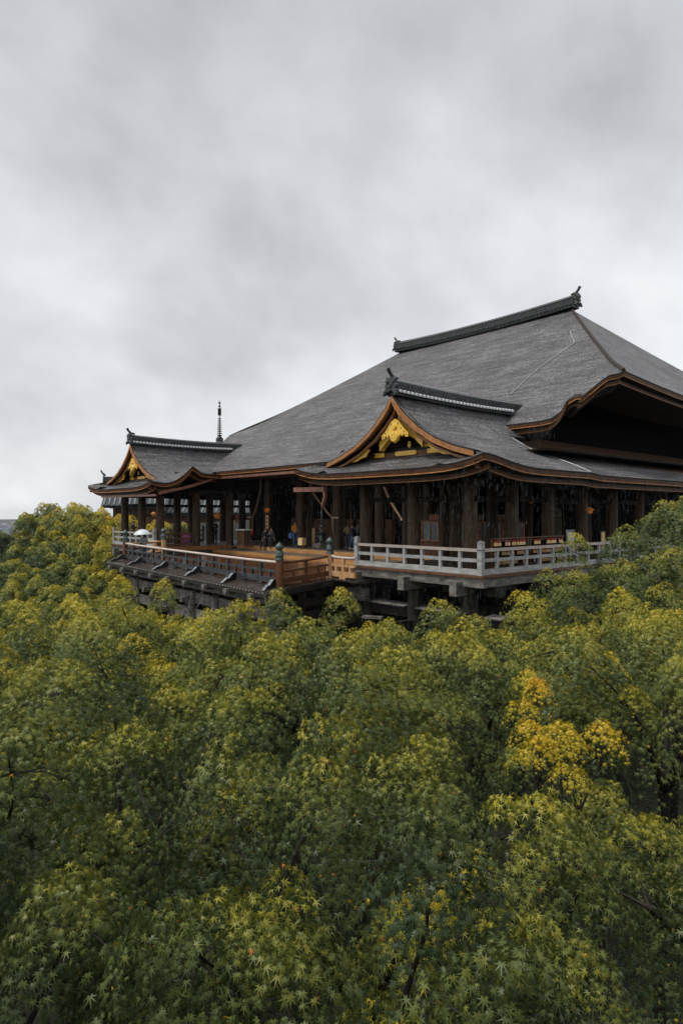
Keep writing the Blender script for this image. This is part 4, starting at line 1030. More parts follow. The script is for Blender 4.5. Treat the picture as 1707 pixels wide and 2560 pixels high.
# tiled temple buildings beyond the far wing
def tiled_building(label, p, L, half, zr, ze, rot, body_h, horn=True):
    t = thing('tiled_hall', label, 'building', p, 'tiled halls behind the far veranda'); t.rotation_euler = (0, 0, rot)
    def pp(nm, mb, mt, **k): 
        o = link(nm, mesh(nm, mb, mt, smooth=k.get('smooth', False)), t); return o
    m = MB()
    prof = [(0, zr), (half * .35, zr - (zr - ze) * .5), (half * .7, zr - (zr - ze) * .82), (half, ze)]
    for s_ in (-1, 1): m.grid([[(x, s_ * a, b) for a, b in prof] for x in (-L / 2, L / 2)]); m.grid([[(x, s_ * a, b - .3) for a, b in prof] for x in (-L / 2, L / 2)])
    pp('roof', m, M['tile'])
    row_ = MB()
    for s_ in (-1, 1):
        pts = [(0, s_ * a, b + .06) for a, b in prof]; row_.tube(pts, .13, 6)
    rm = mesh('tile_row', row_, M['tile_light'])
    for i in range(int(L / .62)): link('tile_row', rm, t, (-L / 2 + .31 + .62 * i, 0, 0))
    pp('ridge', MB().box((0, 0, zr + .3), (L + .2, .5, .75)), M['tile'])
    for s_ in (-1, 1):
        e_ = MB(); e_.prism([(s_ * (L / 2 + .1), a, zr + b) for a, b in ((-.5, -.3), (-.45, .5), (-.2, .85), (.2, .85), (.45, .5), (.5, -.3))], (s_ * .2, 0, 0)); e_.tube([(s_ * L / 2, 0, zr + .85), (s_ * (L / 2 + .35), 0, zr + 1.1), (s_ * (L / 2 + .6), 0, zr + 1.5)], [.13, .12, .1], 8)
        pp('ridge_end_tile', e_, M['tile'])
        gb = MB(); gb.add([(s_ * (L / 2 - .5), a, b) for a, b in ((-half * .8, ze), (0, zr - .2), (half * .8, ze))], [(0, 1, 2)]); pp('gable', gb, M['wood_dark'])
    pp('body', MB().box((0, 0, ze - body_h / 2 - .1), (L - 2.5, half * 1.2, body_h)), M['wood_brown'])
    return t
def cz(px, D): w, n = camxy(at(px, D), D); return W(w, n, 0)
A, B = cz(275, 84), cz(330, 96)
tiled_building('dark tiled hall gable showing left of the far wing', (cz(345, 88)[0], cz(345, 88)[1], 0), 8.2, 4.2, 6.6, 3.4, math.atan2(.661 * .55 + .75 * .83, -.661 * -.83 + -.75 * .55) * 0 + R(48.6) + R(12), 9)
tiled_building('long pale wet tiled roof seen between the far columns', (cz(490, 90)[0], cz(490, 90)[1], 0), 19, 4.2, 4.6, 2.5, R(48.6) + R(4), 7)
# the far city
cg = random.Random(9)
for i in range(16):
    D = cg.uniform(2400, 4200); px = -40 + i * 9 + cg.uniform(-6, 6); w, n = camxy(at(px, D), D); bh = cg.uniform(22, 58); bwid = cg.uniform(30, 75); gz = ground_h(w, n)
    t = thing('city_block', ('tallest pale' if i == 3 else 'blue-grey' if i % 5 == 2 else 'pale') + ' hazy city block on the plain at far left', 'building', W(w, n, gz), 'far city blocks')
    rz = R(48.6) + cg.uniform(-.3, .3)
    zb = CAMZ - (1318 + cg.uniform(0, 12) - 1283) / 1650 * D
    tp = CAMZ - (1304 + cg.uniform(0, 16) - 1283) / 1650 * D; H_ = tp - gz
    part('wall', MB().box((-w, n, gz + H_ / 2), (bwid, bwid * .6, H_), rz), M['city_blue' if i % 5 == 2 else 'city_pale'], t)
    for f in range(2):
        m = MB(); m.box((-w - math.sin(-rz) * 0 + (.75 * -1) * 0, n, tp - 8 - 12 * f), (bwid * 1.01, bwid * .61, 4.5), rz); part('window_band', m, M['city_window'], t)

# ================================================================== THE TERRACE BEHIND THE CAMERA (out of view, added to shade the nearest crowns)
tr = MB()
for k in range(12): tr.box(C(-11 + 2 * k, -1.6 - 4, .75), (1.98, 9, .2), R(48.6))
o = link('unseen_terrace', mesh('unseen_terrace', tr, M['floor_dry'])); o['kind'] = 'structure'
tr = MB(); 
def cc(xc, D, z): return C(xc, D, z)
tr.hexa([cc(-14, 1.7, 4.7), cc(14, 1.7, 4.7), cc(14, -16, 12), cc(-14, -16, 12), cc(-14, 1.7, 5.1), cc(14, 1.7, 5.1), cc(14, -16, 12.4), cc(-14, -16, 12.4)])  # unseen roof, eave drawn forward to cut sky light on the near crowns
tr.hexa([cc(-12, -9, .8), cc(12, -9, .8), cc(12, -9.3, .8), cc(-12, -9.3, .8), cc(-12, -9, 8.4), cc(12, -9, 8.4), cc(12, -9.3, 8.4), cc(-12, -9.3, 8.4)])
for k in range(5):
    for D in (-1.6, -5.5): tr.tube([cc(-11 + 5.5 * k + (.9 if k == 2 else 0), D, -8), cc(-11 + 5.5 * k + (.9 if k == 2 else 0), D, 5.0 - (D + .6) * .47)], .25, 10)
o = link('shade_hall_shell', mesh('shade_hall_shell', tr, M['wood_dark'])); o['kind'] = 'structure'

# ================================================================== FITTINGS OF THE HALL
def at_n(px, py, n):                               # a photo pixel on the plane at depth n
    x = (px - 853.5) / 1650; D = (n - CAMN) / (.661 + .75 * x); w, _ = camxy(x * D, D); return Vector(W(w, n, CAMZ - (py - 1283) / 1650 * D))
def at_w(px, py, w):
    x = (px - 853.5) / 1650; D = (w - CAMW) / (.75 - .661 * x); _, n = camxy(x * D, D); return Vector(W(w, n, CAMZ - (py - 1283) / 1650 * D))
def lantern(p, sc, label, ztop=4.05):
    sc = sc * .8
    t = thing('hanging_lantern', label, 'lantern', tuple(p + Vector((0, 0, -.3 * sc))), 'hanging lanterns under the eaves')
    part('rod', MB().tube([p + Vector((0, 0, .25 * sc)), (p.x, p.y, ztop)], .012, 5), M['bronze_dark'], t)
    part('cap', MB().lathe(tuple(p), [(.44 * sc, .04 * sc), (.42 * sc, .08 * sc), (.26 * sc, .14 * sc), (.14 * sc, .22 * sc), (.05 * sc, .30 * sc)], 12), M['lantern_orange'], t)
    part('body', MB().lathe(tuple(p), [(.20 * sc, -.20 * sc), (.24 * sc, -.16 * sc), (.24 * sc, .02 * sc), (.40 * sc, .04 * sc)], 12), M['lantern_orange'], t)
    part('base', MB().lathe(tuple(p), [(.10 * sc, -.30 * sc), (.16 * sc, -.27 * sc), (.26 * sc, -.23 * sc), (.22 * sc, -.20 * sc)], 6), M['lantern_orange'], t)
    for k in range(6):
        a = k * math.pi / 3; q = p + Vector((math.cos(a) * .42 * sc, math.sin(a) * .42 * sc, .06 * sc))
        part('curl', MB().tube([q, q + Vector((math.cos(a) * .07 * sc, math.sin(a) * .07 * sc, .05 * sc)), q + Vector((math.cos(a) * .06 * sc, math.sin(a) * .06 * sc, .10 * sc))], .010 * sc, 5), M['bronze_dark'], t)
lantern(at_n(668, 1275, 7.6), .80, 'orange bronze lantern hanging above the two women on the terrace', 5.3)
lantern(at_n(543, 1289, 6.0), 1.0, 'bright amber lantern hanging beside the two dark-suited visitors')
lantern(at_n(384, 1285, 4.6), .8, 'brown-orange lantern between the far left columns')
lantern(at_n(449, 1288, 5.4), .7, 'orange lantern above the woman in the ochre top')
lantern(at_n(1327, 1252, 5.2), .45, 'small orange lantern in the dark above the plaque rack')
lantern(at_n(1475, 1276, 9.0), .66, 'orange lantern at right above the veranda railing')

def rope(label, pts, tie, tassel=None, col=None):
    t = thing('gong_rope', label, 'rope', tuple(pts[-1]), 'gong ropes tied back to the columns')
    part('rope', MB().tube(pts, [.075] * (len(pts) - 1) + [.05], 8), M['rope'], t, smooth=True)
    part('tie_bar', MB().beam(tie, tie + Vector((.62, 0.0, 0)), .08, .07), M['wood_grey_warm'], t)
    if tassel: part('tassel', MB().lathe(tuple(tassel), [(.07, -.5), (.12, -.42), (.12, -.12), (.07, 0)], 10), M['red'], t)
r1 = [at_n(785, 1236, 8.0) + Vector((-.7, 0, 1.4)), at_n(785, 1236, 8.0), at_n(806, 1264, 8.05), at_n(820, 1283, 8.05), at_n(831, 1294, 8.1)]
rope('thick straw rope sagging to the column beside the falling water', r1 + [at_n(833, 1330, 8.12)], at_n(831, 1294, 8.0))
r2 = [at_n(972, 1245, 6.0) + Vector((-.5, 0, .9)), at_n(972, 1245, 6.0), at_n(988, 1273, 6.0), at_n(1004, 1298, 6.0)]
rope('thin straw rope slanting between the dark columns behind the near railing', r2, at_n(1003, 1299, 5.95))
r3 = [at_n(650, 1222, 7.9) + Vector((.1, 0, .7)), at_n(650, 1232, 7.9), at_n(641, 1270, 7.95), at_n(632, 1294, 8.0), at_n(631, 1322, 8.0)]
rope('straw rope with a red tassel hanging left of the two women', r3, at_n(618, 1293, 8.0), at_n(631, 1322, 8.0))

# falling roof water
wt = MB(); gg = random.Random(3); p0 = Vector(W(8.6, -.85, 2.8))
for k in range(120):
    f = gg.random() ** .8; q = p0 + Vector((-.10 - .35 * f + gg.gauss(0, .03 + .05 * f), gg.gauss(0, .03 + .05 * f), -f * 4.6))
    L = gg.uniform(.03, .10); wt.tube([q, q - Vector((0, 0, L))], [gg.uniform(.010, .022), .006], 5)
mat('water', (.30, .33, .35), (.44, .47, .49), .15, spec=.6)
solo('falling_water', wt, M['water'], 'white string of roof water pouring from the copper spout', 'water', kind='stuff')

# sales counter behind the near columns
sc_ = thing('sales_counter', 'wooden sales counter with framed windows behind the near columns', 'counter', W(7, 8.0, 0))
part('panel', MB().box(W(7.2, 8.05, .42), (8.0, .12, .84)), M['wood_brown'], sc_)
part('sill', MB().box(W(7.2, 7.98, .87), (8.1, .35, .06)), M['wood_orange'], sc_)
part('header', MB().box(W(7.2, 8.05, 1.99), (8.0, .10, .10)), M['wood_brown'], sc_)
for i, w in enumerate((3.95, 5.35, 6.75, 8.15, 9.55)):
    for a, b, dx, dz in ((-.62, 0, .07, 1.04), (.62, 0, .07, 1.04), (0, 0, .05, 1.04)):
        part('window_frame', MB().box(W(w + a, 7.99, 1.42), (dx, .06, dz)), M['wood_orange'], sc_)
    part('window_frame', MB().box(W(w, 7.99, 1.92), (1.28, .06, .06)), M['wood_orange'], sc_)
    for k in (-1, 1): part('pane', MB().box(W(w + k * .31, 8.02, 1.40), (.56, .02, 1.0)), M['glass_pane'], sc_)
    if i in (1, 3): part('notice', MB().box(W(w - .33, 7.97, 1.35), (.24, .01, .42)), M['paper_white'], sc_)
for i, w in enumerate((4.6, 6.7, 8.9)):
    lt = part('lattice', MB().box(W(w, 8.02, 2.22), (1.5, .05, .32)), M['lattice'], sc_)
    lb_ = MB()
    for k in range(9): lb_.box(W(w - .7 + k * .175, 7.98, 2.22), (.05, .03, .32))
    for z in (2.10, 2.22, 2.34): lb_.box(W(w, 7.975, z), (1.5, .03, .03))
    part('lattice_bars', lb_, M['wood_brown'], lt, kind='stuff')
pl = MB(); pl.box(tuple(at_n(1391, 1320, 8.0)), (.62, .05, 1.7)); pl.box(tuple(at_n(1391, 1276, 8.0)), (.62, .05, .42))
t = thing('folding_screen', 'tall olive cloth screen standing between the right-hand columns', 'screen', tuple(at_n(1391, 1362, 8.0)))
q = at_n(1391, 1318, 8.0); part('panel', MB().box((q.x, q.y, 1.45), (.62, .04, 1.45)), M['screen_olive'], t); part('panel', MB().box((q.x, q.y, 2.48), (.62, .04, .42)), M['screen_olive'], t)
part('panel', MB().box((q.x, q.y, .40), (.62, .04, .55)), M['screen_olive'], t)
for s_ in (-1, 1): part('frame', MB().box((q.x + s_ * .34, q.y, 1.37), (.05, .06, 2.74)), M['wood_dark'], t)

# votive plaques on their rack
rk = thing('plaque_rack', 'long wooden rack full of votive plaques behind the railing corner', 'rack', W(.50, 4, 0))
for n0, n1 in ((1.35, 3.95), (4.15, 6.75)):
    for n in (n0, n1): part('post', MB().box(W(.50, n, .69), (.08, .08, 1.38)), M['wood_brown'], rk)
    part('roof_board', MB().box(W(.50, (n0 + n1) / 2, 1.40), (.22, n1 - n0 + .1, .04)), M['wood_brown'], rk)
    for z in (1.29, .90, .52): part('bar', MB().box(W(.50, (n0 + n1) / 2, z), (.05, n1 - n0, .04)), M['wood_brown'], rk)
    part('back_board', MB().box(W(.58, (n0 + n1) / 2, .80), (.03, n1 - n0, 1.0)), M['wood_dark'], rk)
pm = MB(); pm.mi = 0; pm.prism([(0, -.085, -.16), (0, .085, -.16), (0, .085, -.05), (0, 0, .0), (0, -.085, -.05)], (.014, 0, 0)); pm.mi = 1; pm.box((.012, 0, .025), (.04, .07, .07))
pmesh = mesh('votive_plaque', pm, [M['plaque'], M['red']])
pg = random.Random(12); labs = {1.29: 'top', .90: 'middle', .52: 'bottom'}
for z in (1.29, .90, .52):
    n = 1.45
    while n < 6.68:
        if not (3.85 < n < 4.25) and pg.random() < .80:
            o = link('votive_plaque', pmesh, None, W(.44 - pg.uniform(0, .05), n, z - .03), (pg.uniform(-.06, .06), 0, pg.uniform(-.15, .15)))
            tag(o, 'small yellow votive plaque with red cord in the %s row of the rack' % labs[z], 'plaque', 'votive plaques in the %s row' % labs[z])
        n += pg.uniform(.15, .20)

# white leaning notice board, narrow boards and boxes at right
p = at_w(1435, 1362, 1.0); t = thing('notice_board', 'white notice board in a dark frame leaning by the right-hand railing', 'sign', (p.x, p.y, 0))
q = Vector((p.x, p.y, 0)); up_ = Vector((-.25, 0, 1.55))
part('board', MB().beam(q + Vector((0, 0, .45)) + Vector((-.07, 0, 0)), q + up_, .62, .03, up=(1, 0, .2)), M['paper_white'], t)
for s_ in (-1, 1): part('leg', MB().beam(q + Vector((.02, s_ * .38, 0)), q + up_ + Vector((.03, s_ * .34, .05)), .07, .05), M['wood_grey'], t)
part('rail', MB().beam(q + up_ + Vector((.04, -.42, .06)), q + up_ + Vector((.04, .42, .06)), .06, .05), M['wood_grey'], t)
for px, lab, mt, hh in ((1507, 'narrow pale wooden board standing right of the white notice board', 'plaque', 1.45), ):
    p = at_w(px, 1352, 1.0); t = thing('standing_board', lab, 'board', (p.x, p.y, 0)); part('board', MB().box((p.x, p.y, hh / 2 + .12), (.05, .34, hh - .2)), M[mt], t); part('cap', MB().box((p.x, p.y, hh + .05), (.10, .42, .05)), M['wood_brown'], t); part('foot', MB().box((p.x, p.y, .06), (.3, .4, .12)), M['wood_brown'], t)
for k, (px, lab) in enumerate(((1541, 'left one of two slim orange frames at the far right railing'), (1554, 'right one of two slim orange frames at the far right railing'))):
    p = at_w(px, 1352, 1.0); t = thing('slim_frame', lab, 'frame', (p.x, p.y, 0), 'slim orange frames')
    for s_ in (-1, 1): part('upright', MB().box((p.x, p.y + s_ * .09, .7), (.05, .05, 1.4)), M['wood_orange'], t)
    part('panel', MB().box((p.x, p.y, .75), (.02, .14, 1.2)), M['wood_dark'], t)
for k, (px, py, lab) in enumerate(((1048, 1410, 'small dark blue box on the near veranda floor, leftmost of three'), (1120, 1392, 'small dark blue box behind the middle balusters'), (1178, 1420, 'small dark blue box by the railing corner'), (912, 1388, 'small dark blue box behind the left end of the near railing'))):
    p = floorpt(px, py, 0); t = thing('floor_box', lab, 'box', p, 'dark boxes on the veranda floor')
    part('case', MB().box((p[0], p[1], .13), (.42, .28, .26)), M['blue_box'], t); part('lid', MB().box((p[0], p[1], .275), (.45, .31, .03)), M['black'], t)

# fittings around the terrace
p = floorpt(610, 1366, 0); t = thing('offering_box', 'tall grey-brown offering box left of the red-tasselled rope', 'box', p)
part('case', MB().box((p[0], p[1], .62), (.95, .6, 1.1)), M['wood_column'], t); part('top', MB().box((p[0], p[1], 1.22), (1.15, .75, .08)), M['wood_grey'], t); part('plinth', MB().box((p[0], p[1], .06), (1.4, .9, .12)), M['wood_brown'], t)
for k in range(4): part('slat', MB().box((p[0] - .36 + .24 * k, p[1] - .31, .62), (.05, .03, 1.0)), M['wood_brown'], t)
p = at_n(668, 1305, 7.7); t = thing('hanging_sign', 'narrow vertical wooden sign under the terrace lantern', 'sign', tuple(p + Vector((0, 0, -.5)))); part('board', MB().box(tuple(p), (.30, .05, 1.0)), M['plaque'], t); part('cord', MB().tube([p + Vector((0, 0, .5)), p + Vector((0, 0, .72))], .012, 5), M['black'], t)
for k in range(3): part('character', MB().box((p.x, p.y - .03, p.z + .3 - .3 * k), (.17, .008, .18)), M['wood_brown'], t)
p = at_n(592, 1297, 9.2); t = thing('banner', 'bright orange banner between the dark inner columns', 'banner', (p.x, p.y, 0)); part('cloth', MB().box(tuple(p), (.30, .03, .8)), M['banner_orange'], t); part('pole', MB().tube([(p.x - .18, p.y, 0), (p.x - .18, p.y, p.z + .45)], .02, 6), M['wood_dark'], t); part('crossbar', MB().beam(p + Vector((-.2, 0, .42)), p + Vector((.18, 0, .42)), .03, .03), M['wood_dark'], t)
p = floorpt(801, 1369, 0); t = thing('incense_burner', 'dark bronze incense burner on a stone block beside the terrace step', 'burner', p)
part('plinth', MB().box((p[0], p[1], .16), (.8, .8, .32)), M['stone'], t)
part('bowl', MB().lathe((p[0], p[1], .32), [(.12, .0), (.16, .10), (.36, .28), (.40, .45), (.32, .55), (.36, .60), (.38, .66)], 18), M['bronze_dark'], t, smooth=True)
part('lid', MB().lathe((p[0], p[1], .98), [(.30, 0), (.22, .12), (.06, .2), (.05, .3)], 14), M['bronze_dark'], t, smooth=True)
for a in range(3): part('leg', MB().tube([(p[0] + math.cos(a * 2.1) * .3, p[1] + math.sin(a * 2.1) * .3, .3), (p[0] + math.cos(a * 2.1) * .26, p[1] + math.sin(a * 2.1) * .26, .6)], .05, 6), M['bronze_dark'], t)
p = floorpt(784, 1362, 0); t = thing('standing_board', 'pale upright wooden board left of the incense burner', 'board', p); part('board', MB().box((p[0], p[1], .75), (.34, .05, 1.1)), M['plaque'], t); part('foot', MB().box((p[0], p[1], .1), (.45, .25, .2)), M['wood_brown'], t)
p = floorpt(755, 1382, -.29); t = thing('wooden_stand', 'two-legged pale wooden stand on the terrace right of the man in yellow', 'stand', p)
part('box', MB().box((p[0], p[1], p[2] + .78), (.45, .35, .5)), M['plaque'], t)
for s_ in (-1, 1): part('leg', MB().box((p[0] + s_ * .16, p[1], p[2] + .28), (.09, .09, .55)), M['wood_brown'], t)
p = floorpt(742, 1380, -.29); t = thing('bucket', 'grey-blue bucket hanging-height beside the pale wooden stand', 'bucket', p); part('pail', MB().lathe(p, [(.12, 0), (.17, .5), (.18, .52)], 14), M['blue_box'], t); part('handle', MB().tube([(p[0] - .17, p[1], p[2] + .5), (p[0], p[1], p[2] + .68), (p[0] + .17, p[1], p[2] + .5)], .012, 5), M['bronze_dark'], t)

# ================================================================== PEOPLE
PEND = []
def skin_obj(name, J, E, mt, parent):
    """J: {joint: (x, y, z, r)}; grown with the Skin modifier, converted together at the end"""
    ks = list(J); me = bpy.data.meshes.new(name); me.from_pydata([J[k][:3] for k in ks], [(ks.index(a), ks.index(b)) for a, b in E], [])
    o = bpy.data.objects.new(name, me); COL.objects.link(o); o.parent = parent
    o.modifiers.new('skin', 'SKIN'); sv = me.skin_vertices[0].data if me.skin_vertices else None
    if sv is None:
        bm = bmesh.new(); bm.from_mesh(me); bm.verts.layers.skin.verify(); bm.to_mesh(me); bm.free(); sv = me.skin_vertices[0].data
    for i, k in enumerate(ks): sv[i].radius = (J[k][3], J[k][3]); sv[i].use_root = (i == 0)
    ss = o.modifiers.new('sub', 'SUBSURF'); ss.levels = 1; ss.render_levels = 1
    PEND.append((o, M[mt])); return o
def person(label, p, face, H, top, bottom, hair='hair_black', skirt=False, arms='down', stride=0.0, long_hair=False, shoe='black_cloth', cap=None, coat=0.0, group='visitors on the stage and verandas'):
    t = thing('person', label, 'person', p, group); t.rotation_euler = (0, 0, face); k = H / 1.70
    J = {}
    def j(n_, x, y, z, r_): J[n_] = (x * k, y * k, z * k, r_ * k)
    j('pelvis', 0, 0, .93, .115); j('belly', 0, 0, 1.10, .108); j('chest', 0, .005, 1.30, .13); j('neck', 0, 0, 1.455, .05); j('chin', 0, .015, 1.52, .062); j('head', 0, .015, 1.595, .088); j('crown', 0, .0, 1.665, .062)
    j('nose', 0, .108, 1.575, .013)
    E = [('pelvis', 'belly'), ('belly', 'chest'), ('chest', 'neck'), ('neck', 'chin'), ('chin', 'head'), ('head', 'crown'), ('head', 'nose')]
    pose = {'down': ((.235, -.03, 1.10), (.245, .06, .86), (.245, .085, .77)), 'cross': ((.25, .05, 1.12), (.03, .20, 1.14), (-.05, .19, 1.16)), 'front': ((.24, .0, 1.12), (.09, .19, 1.0), (.03, .22, .98)),
            'phone': ((.23, .05, 1.13), (.10, .24, 1.24), (.08, .27, 1.31)), 'hold': ((.23, .04, 1.13), (.10, .20, 1.28), (.09, .21, 1.36))}
    for s_, nm in ((1, 'r'), (-1, 'l')):
        ps = arms if isinstance(arms, str) else arms[0 if s_ > 0 else 1]
        el_, wr_, pa = pose[ps]; sg = lambda v: (v[0] * s_, v[1], v[2])
        if ps == 'cross' and s_ < 0: wr_ = (wr_[0], wr_[1] + .03, wr_[2] - .05); pa = (pa[0], pa[1] + .03, pa[2] - .05)
        j('sh' + nm, .165 * s_, 0, 1.375, .058); j('el' + nm, *sg(el_), .040); j('wr' + nm, *sg(wr_), .027); j('pa' + nm, *sg(pa), .026)
        E += [('chest', 'sh' + nm), ('sh' + nm, 'el' + nm), ('el' + nm, 'wr' + nm), ('wr' + nm, 'pa' + nm)]
        dv = Vector(sg(pa)) - Vector(sg(wr_)); dv.normalize(); sd = dv.cross(Vector((0, 0, 1))) if abs(dv.z) < .8 else dv.cross(Vector((1, 0, 0))); sd.normalize()
        for f in range(4):
            L = (.060, .072, .068, .052)[f]; b = Vector(sg(pa)) + sd * (.024 * (f - 1.5)); m1 = b + dv * L * .6; m2 = m1 + (dv + Vector((0, .5, -.15))).normalized() * L * .5
            j('f%d' % f + nm, *m1, .0085); j('g%d' % f + nm, *m2, .008); E += [('pa' + nm, 'f%d' % f + nm), ('f%d' % f + nm, 'g%d' % f + nm)]
        th_ = Vector(sg(pa)) - dv * .03 + sd * -.045; j('th' + nm, *th_, .010); j('ti' + nm, *(th_ + dv * .04 - sd * .01), .009); E += [('pa' + nm, 'th' + nm), ('th' + nm, 'ti' + nm)]
        st = stride * s_
        j('hip' + nm, .085 * s_, 0, .88, .085); j('kn' + nm, .095 * s_, .03 + st * .6, .49, .056); j('an' + nm, .10 * s_, -.02 + st, .085, .038); j('toe' + nm, .115 * s_, .12 + st, .03, .032)
        E += [('pelvis', 'hip' + nm), ('hip' + nm, 'kn' + nm), ('kn' + nm, 'an' + nm), ('an' + nm, 'toe' + nm)]
    skin_obj('body', J, E, 'skin', t)
    def sub(keys, edges, grow): return {q: (J[q][0], J[q][1], J[q][2], J[q][3] + grow * k) for q in keys}, edges
    JJ, EE = sub(['belly', 'pelvis', 'chest', 'shr', 'shl', 'elr', 'ell', 'wrr', 'wrl'], [('pelvis', 'belly'), ('belly', 'chest'), ('chest', 'shr'), ('chest', 'shl'), ('shr', 'elr'), ('shl', 'ell'), ('elr', 'wrr'), ('ell', 'wrl')], .022)
    JJ['cs'] = (0, .0, 1.405 * k, .085 * k); EE = EE + [('chest', 'cs')]
    if coat: JJ['hem'] = (0, 0, (.93 - coat) * k, .165 * k); EE = EE + [('pelvis', 'hem')]
    skin_obj('jacket', JJ, EE, top, t)
    if skirt:
        m = MB(); prof = [(.125, .98), (.16, .86), (.19, .6), (.225, .32), (.215, .30)]
        n_ = 20; rows = [[(r_ * k * (1 + .07 * math.sin(5 * 2 * math.pi * q / n_)) * math.cos(2 * math.pi * q / n_), r_ * k * .8 * math.sin(2 * math.pi * q / n_), z * k) for q in range(n_ + 1)] for r_, z in prof]
        m.grid(rows); link('skirt', mesh('skirt', m, M[bottom], smooth=True), t)
    else:
        JJ, EE = sub(['pelvis', 'hipr', 'hipl', 'knr', 'knl', 'anr', 'anl'], [('pelvis', 'hipr'), ('pelvis', 'hipl'), ('hipr', 'knr'), ('hipl', 'knl'), ('knr', 'anr'), ('knl', 'anl')], .016)
        skin_obj('trousers', JJ, EE, bottom, t)
    for s_, nm in ((1, 'r'), (-1, 'l')):
        a = Vector(J['an' + nm][:3]); b = Vector(J['toe' + nm][:3]); m = MB(); m.tube([(a.x, a.y - .05 * k, .045 * k), (a.x, a.y, .06 * k), ((a.x + b.x) / 2, (a.y + b.y) / 2, .05 * k), (b.x, b.y + .03 * k, .03 * k)], [.035 * k, .05 * k, .047 * k, .028 * k], 8)
        link('shoe', mesh('shoe', m, M[shoe], smooth=True), t)
        m = MB(); m.lathe((.034 * s_ * k, .094 * k, 1.605 * k), [(.004, -.009), (.011, 0), (.004, .009)], 6); link('eye', mesh('eye', m, M['hair_black']), t)
    m = MB(); m.box((0, .096 * k, 1.535 * k), (.045 * k, .012, .010)); link('mouth', mesh('mouth', m, M['red']), t)
    m = MB(); rows = []
    for i in range(9):
        th = math.pi * .68 * i / 8; row = []
        for q in range(17):
            ph = 2 * math.pi * q / 16; r_ = .106 * k; x = r_ * math.sin(th) * math.cos(ph); y = r_ * math.sin(th) * math.sin(ph); z = r_ * 1.1 * math.cos(th)
            if y > .02 and z < .035 * k: z = .035 * k; y *= .86
            if long_hair and y <= .02 and i == 8: z -= .20 * k; x *= .9
            row.append((x, y - .008 * k + .01, z + 1.612 * k))
        rows.append(row)
    m.grid(rows); link('hair', mesh('hair', m, M[hair], smooth=True), t)
    if cap:
        m = MB(); m.lathe((0, 0, 1.63 * k), [(.115 * k, 0), (.112 * k, .05 * k), (.08 * k, .10 * k), (.01, .12 * k)], 14); m.box((0, .14 * k, 1.64 * k), (.15 * k, .12 * k, .015)); link('cap', mesh('cap', m, M[cap], smooth=True), t)
    return t
def toward(p, off=0): return math.atan2(cam.location.y - p[1], cam.location.x - p[0]) - math.pi / 2 + off
pA = floorpt(664, 1376, -.29); person('woman in dark jacket and long black skirt, left of the terrace pair', pA, toward(pA, .2), 1.66, 'navy', 'black_cloth', skirt=True, long_hair=True)
pB = floorpt(678.5, 1376.8, -.29); person('woman in checked dark green top, right of the terrace pair, holding a phone', pB, toward(pB, -.2), 1.68, 'plaid', 'black_cloth', skirt=True, arms=('phone', 'down'), long_hair=True, shoe='shoe_white')
pC = floorpt(738, 1367, 0); person('man in mustard-yellow shirt with folded arms by a column', pC, toward(pC, .5), 1.84, 'mustard', 'denim', arms='cross')
pD = floorpt(869, 1370, 0); person('visitor in beige jacket and jeans at the terrace edge', pD, toward(pD, .1), 1.74, 'beige', 'denim', shoe='shoe_white', coat=.08, arms='front')
pE_ = floorpt(880, 1373.5, 0); person('visitor in dark blue jacket striding beside the beige jacket', pE_, toward(pE_, 1.4), 1.72, 'blue_jacket', 'denim', stride=.16, shoe='shoe_white')
pF = floorpt(894, 1366, 0); person('visitor in grey behind the dark blue jacket', pF, toward(pF, -.9), 1.76, 'grey_cloth', 'black_cloth', arms='phone')
pG = floorpt(911, 1370, 0); person('visitor in teal half hidden by the near railing post', pG, toward(pG, -1.0), 1.64, 'teal', 'grey_cloth')
pH = floorpt(983, 1366, 0); person('white-haired man in olive vest and grey trousers behind the near railing', pH, toward(pH, .4), 1.76, 'olive', 'grey_cloth', hair='hair_white', arms='front')
pI = floorpt(359, 1400, -.56); person('person in pale jacket and blue trousers under the clear umbrella on the stage', pI, toward(pI, 3.0), 1.70, 'pale_grey', 'blue_trouser', arms=('hold', 'down'))
pJ = floorpt(440, 1358, 0); person('woman in ochre top and black skirt beside the far veranda post', pJ, toward(pJ, 1.5), 1.68, 'ochre', 'black_cloth', skirt=True, arms='front')
pK = floorpt(523, 1358, 0); person('left one of two dark-suited visitors below the amber lantern', pK, toward(pK, .3), 1.82, 'black_cloth', 'black_cloth', arms='front', shoe='shoe_white')
pL_ = floorpt(538, 1358.5, 0); person('right one of two dark-suited visitors below the amber lantern', pL_, toward(pL_, -.5), 1.88, 'navy', 'black_cloth', arms=('down', 'phone'))
pM = floorpt(334, 1353.5, 0); person('visitor in dark clothes and green cap behind the far white railing', pM, toward(pM, .9), 1.74, 'black_cloth', 'black_cloth', arms='phone', cap='cap_green')
dg = bpy.context.evaluated_depsgraph_get()
conv = [(o, m, bpy.data.meshes.new_from_object(o.evaluated_get(dg))) for o, m in PEND]
for o, m, me in conv:
    o.modifiers.clear(); o.data = me; me.materials.clear(); me.materials.append(m); me.polygons.foreach_set('use_smooth', [True] * len(me.polygons)); me.update()
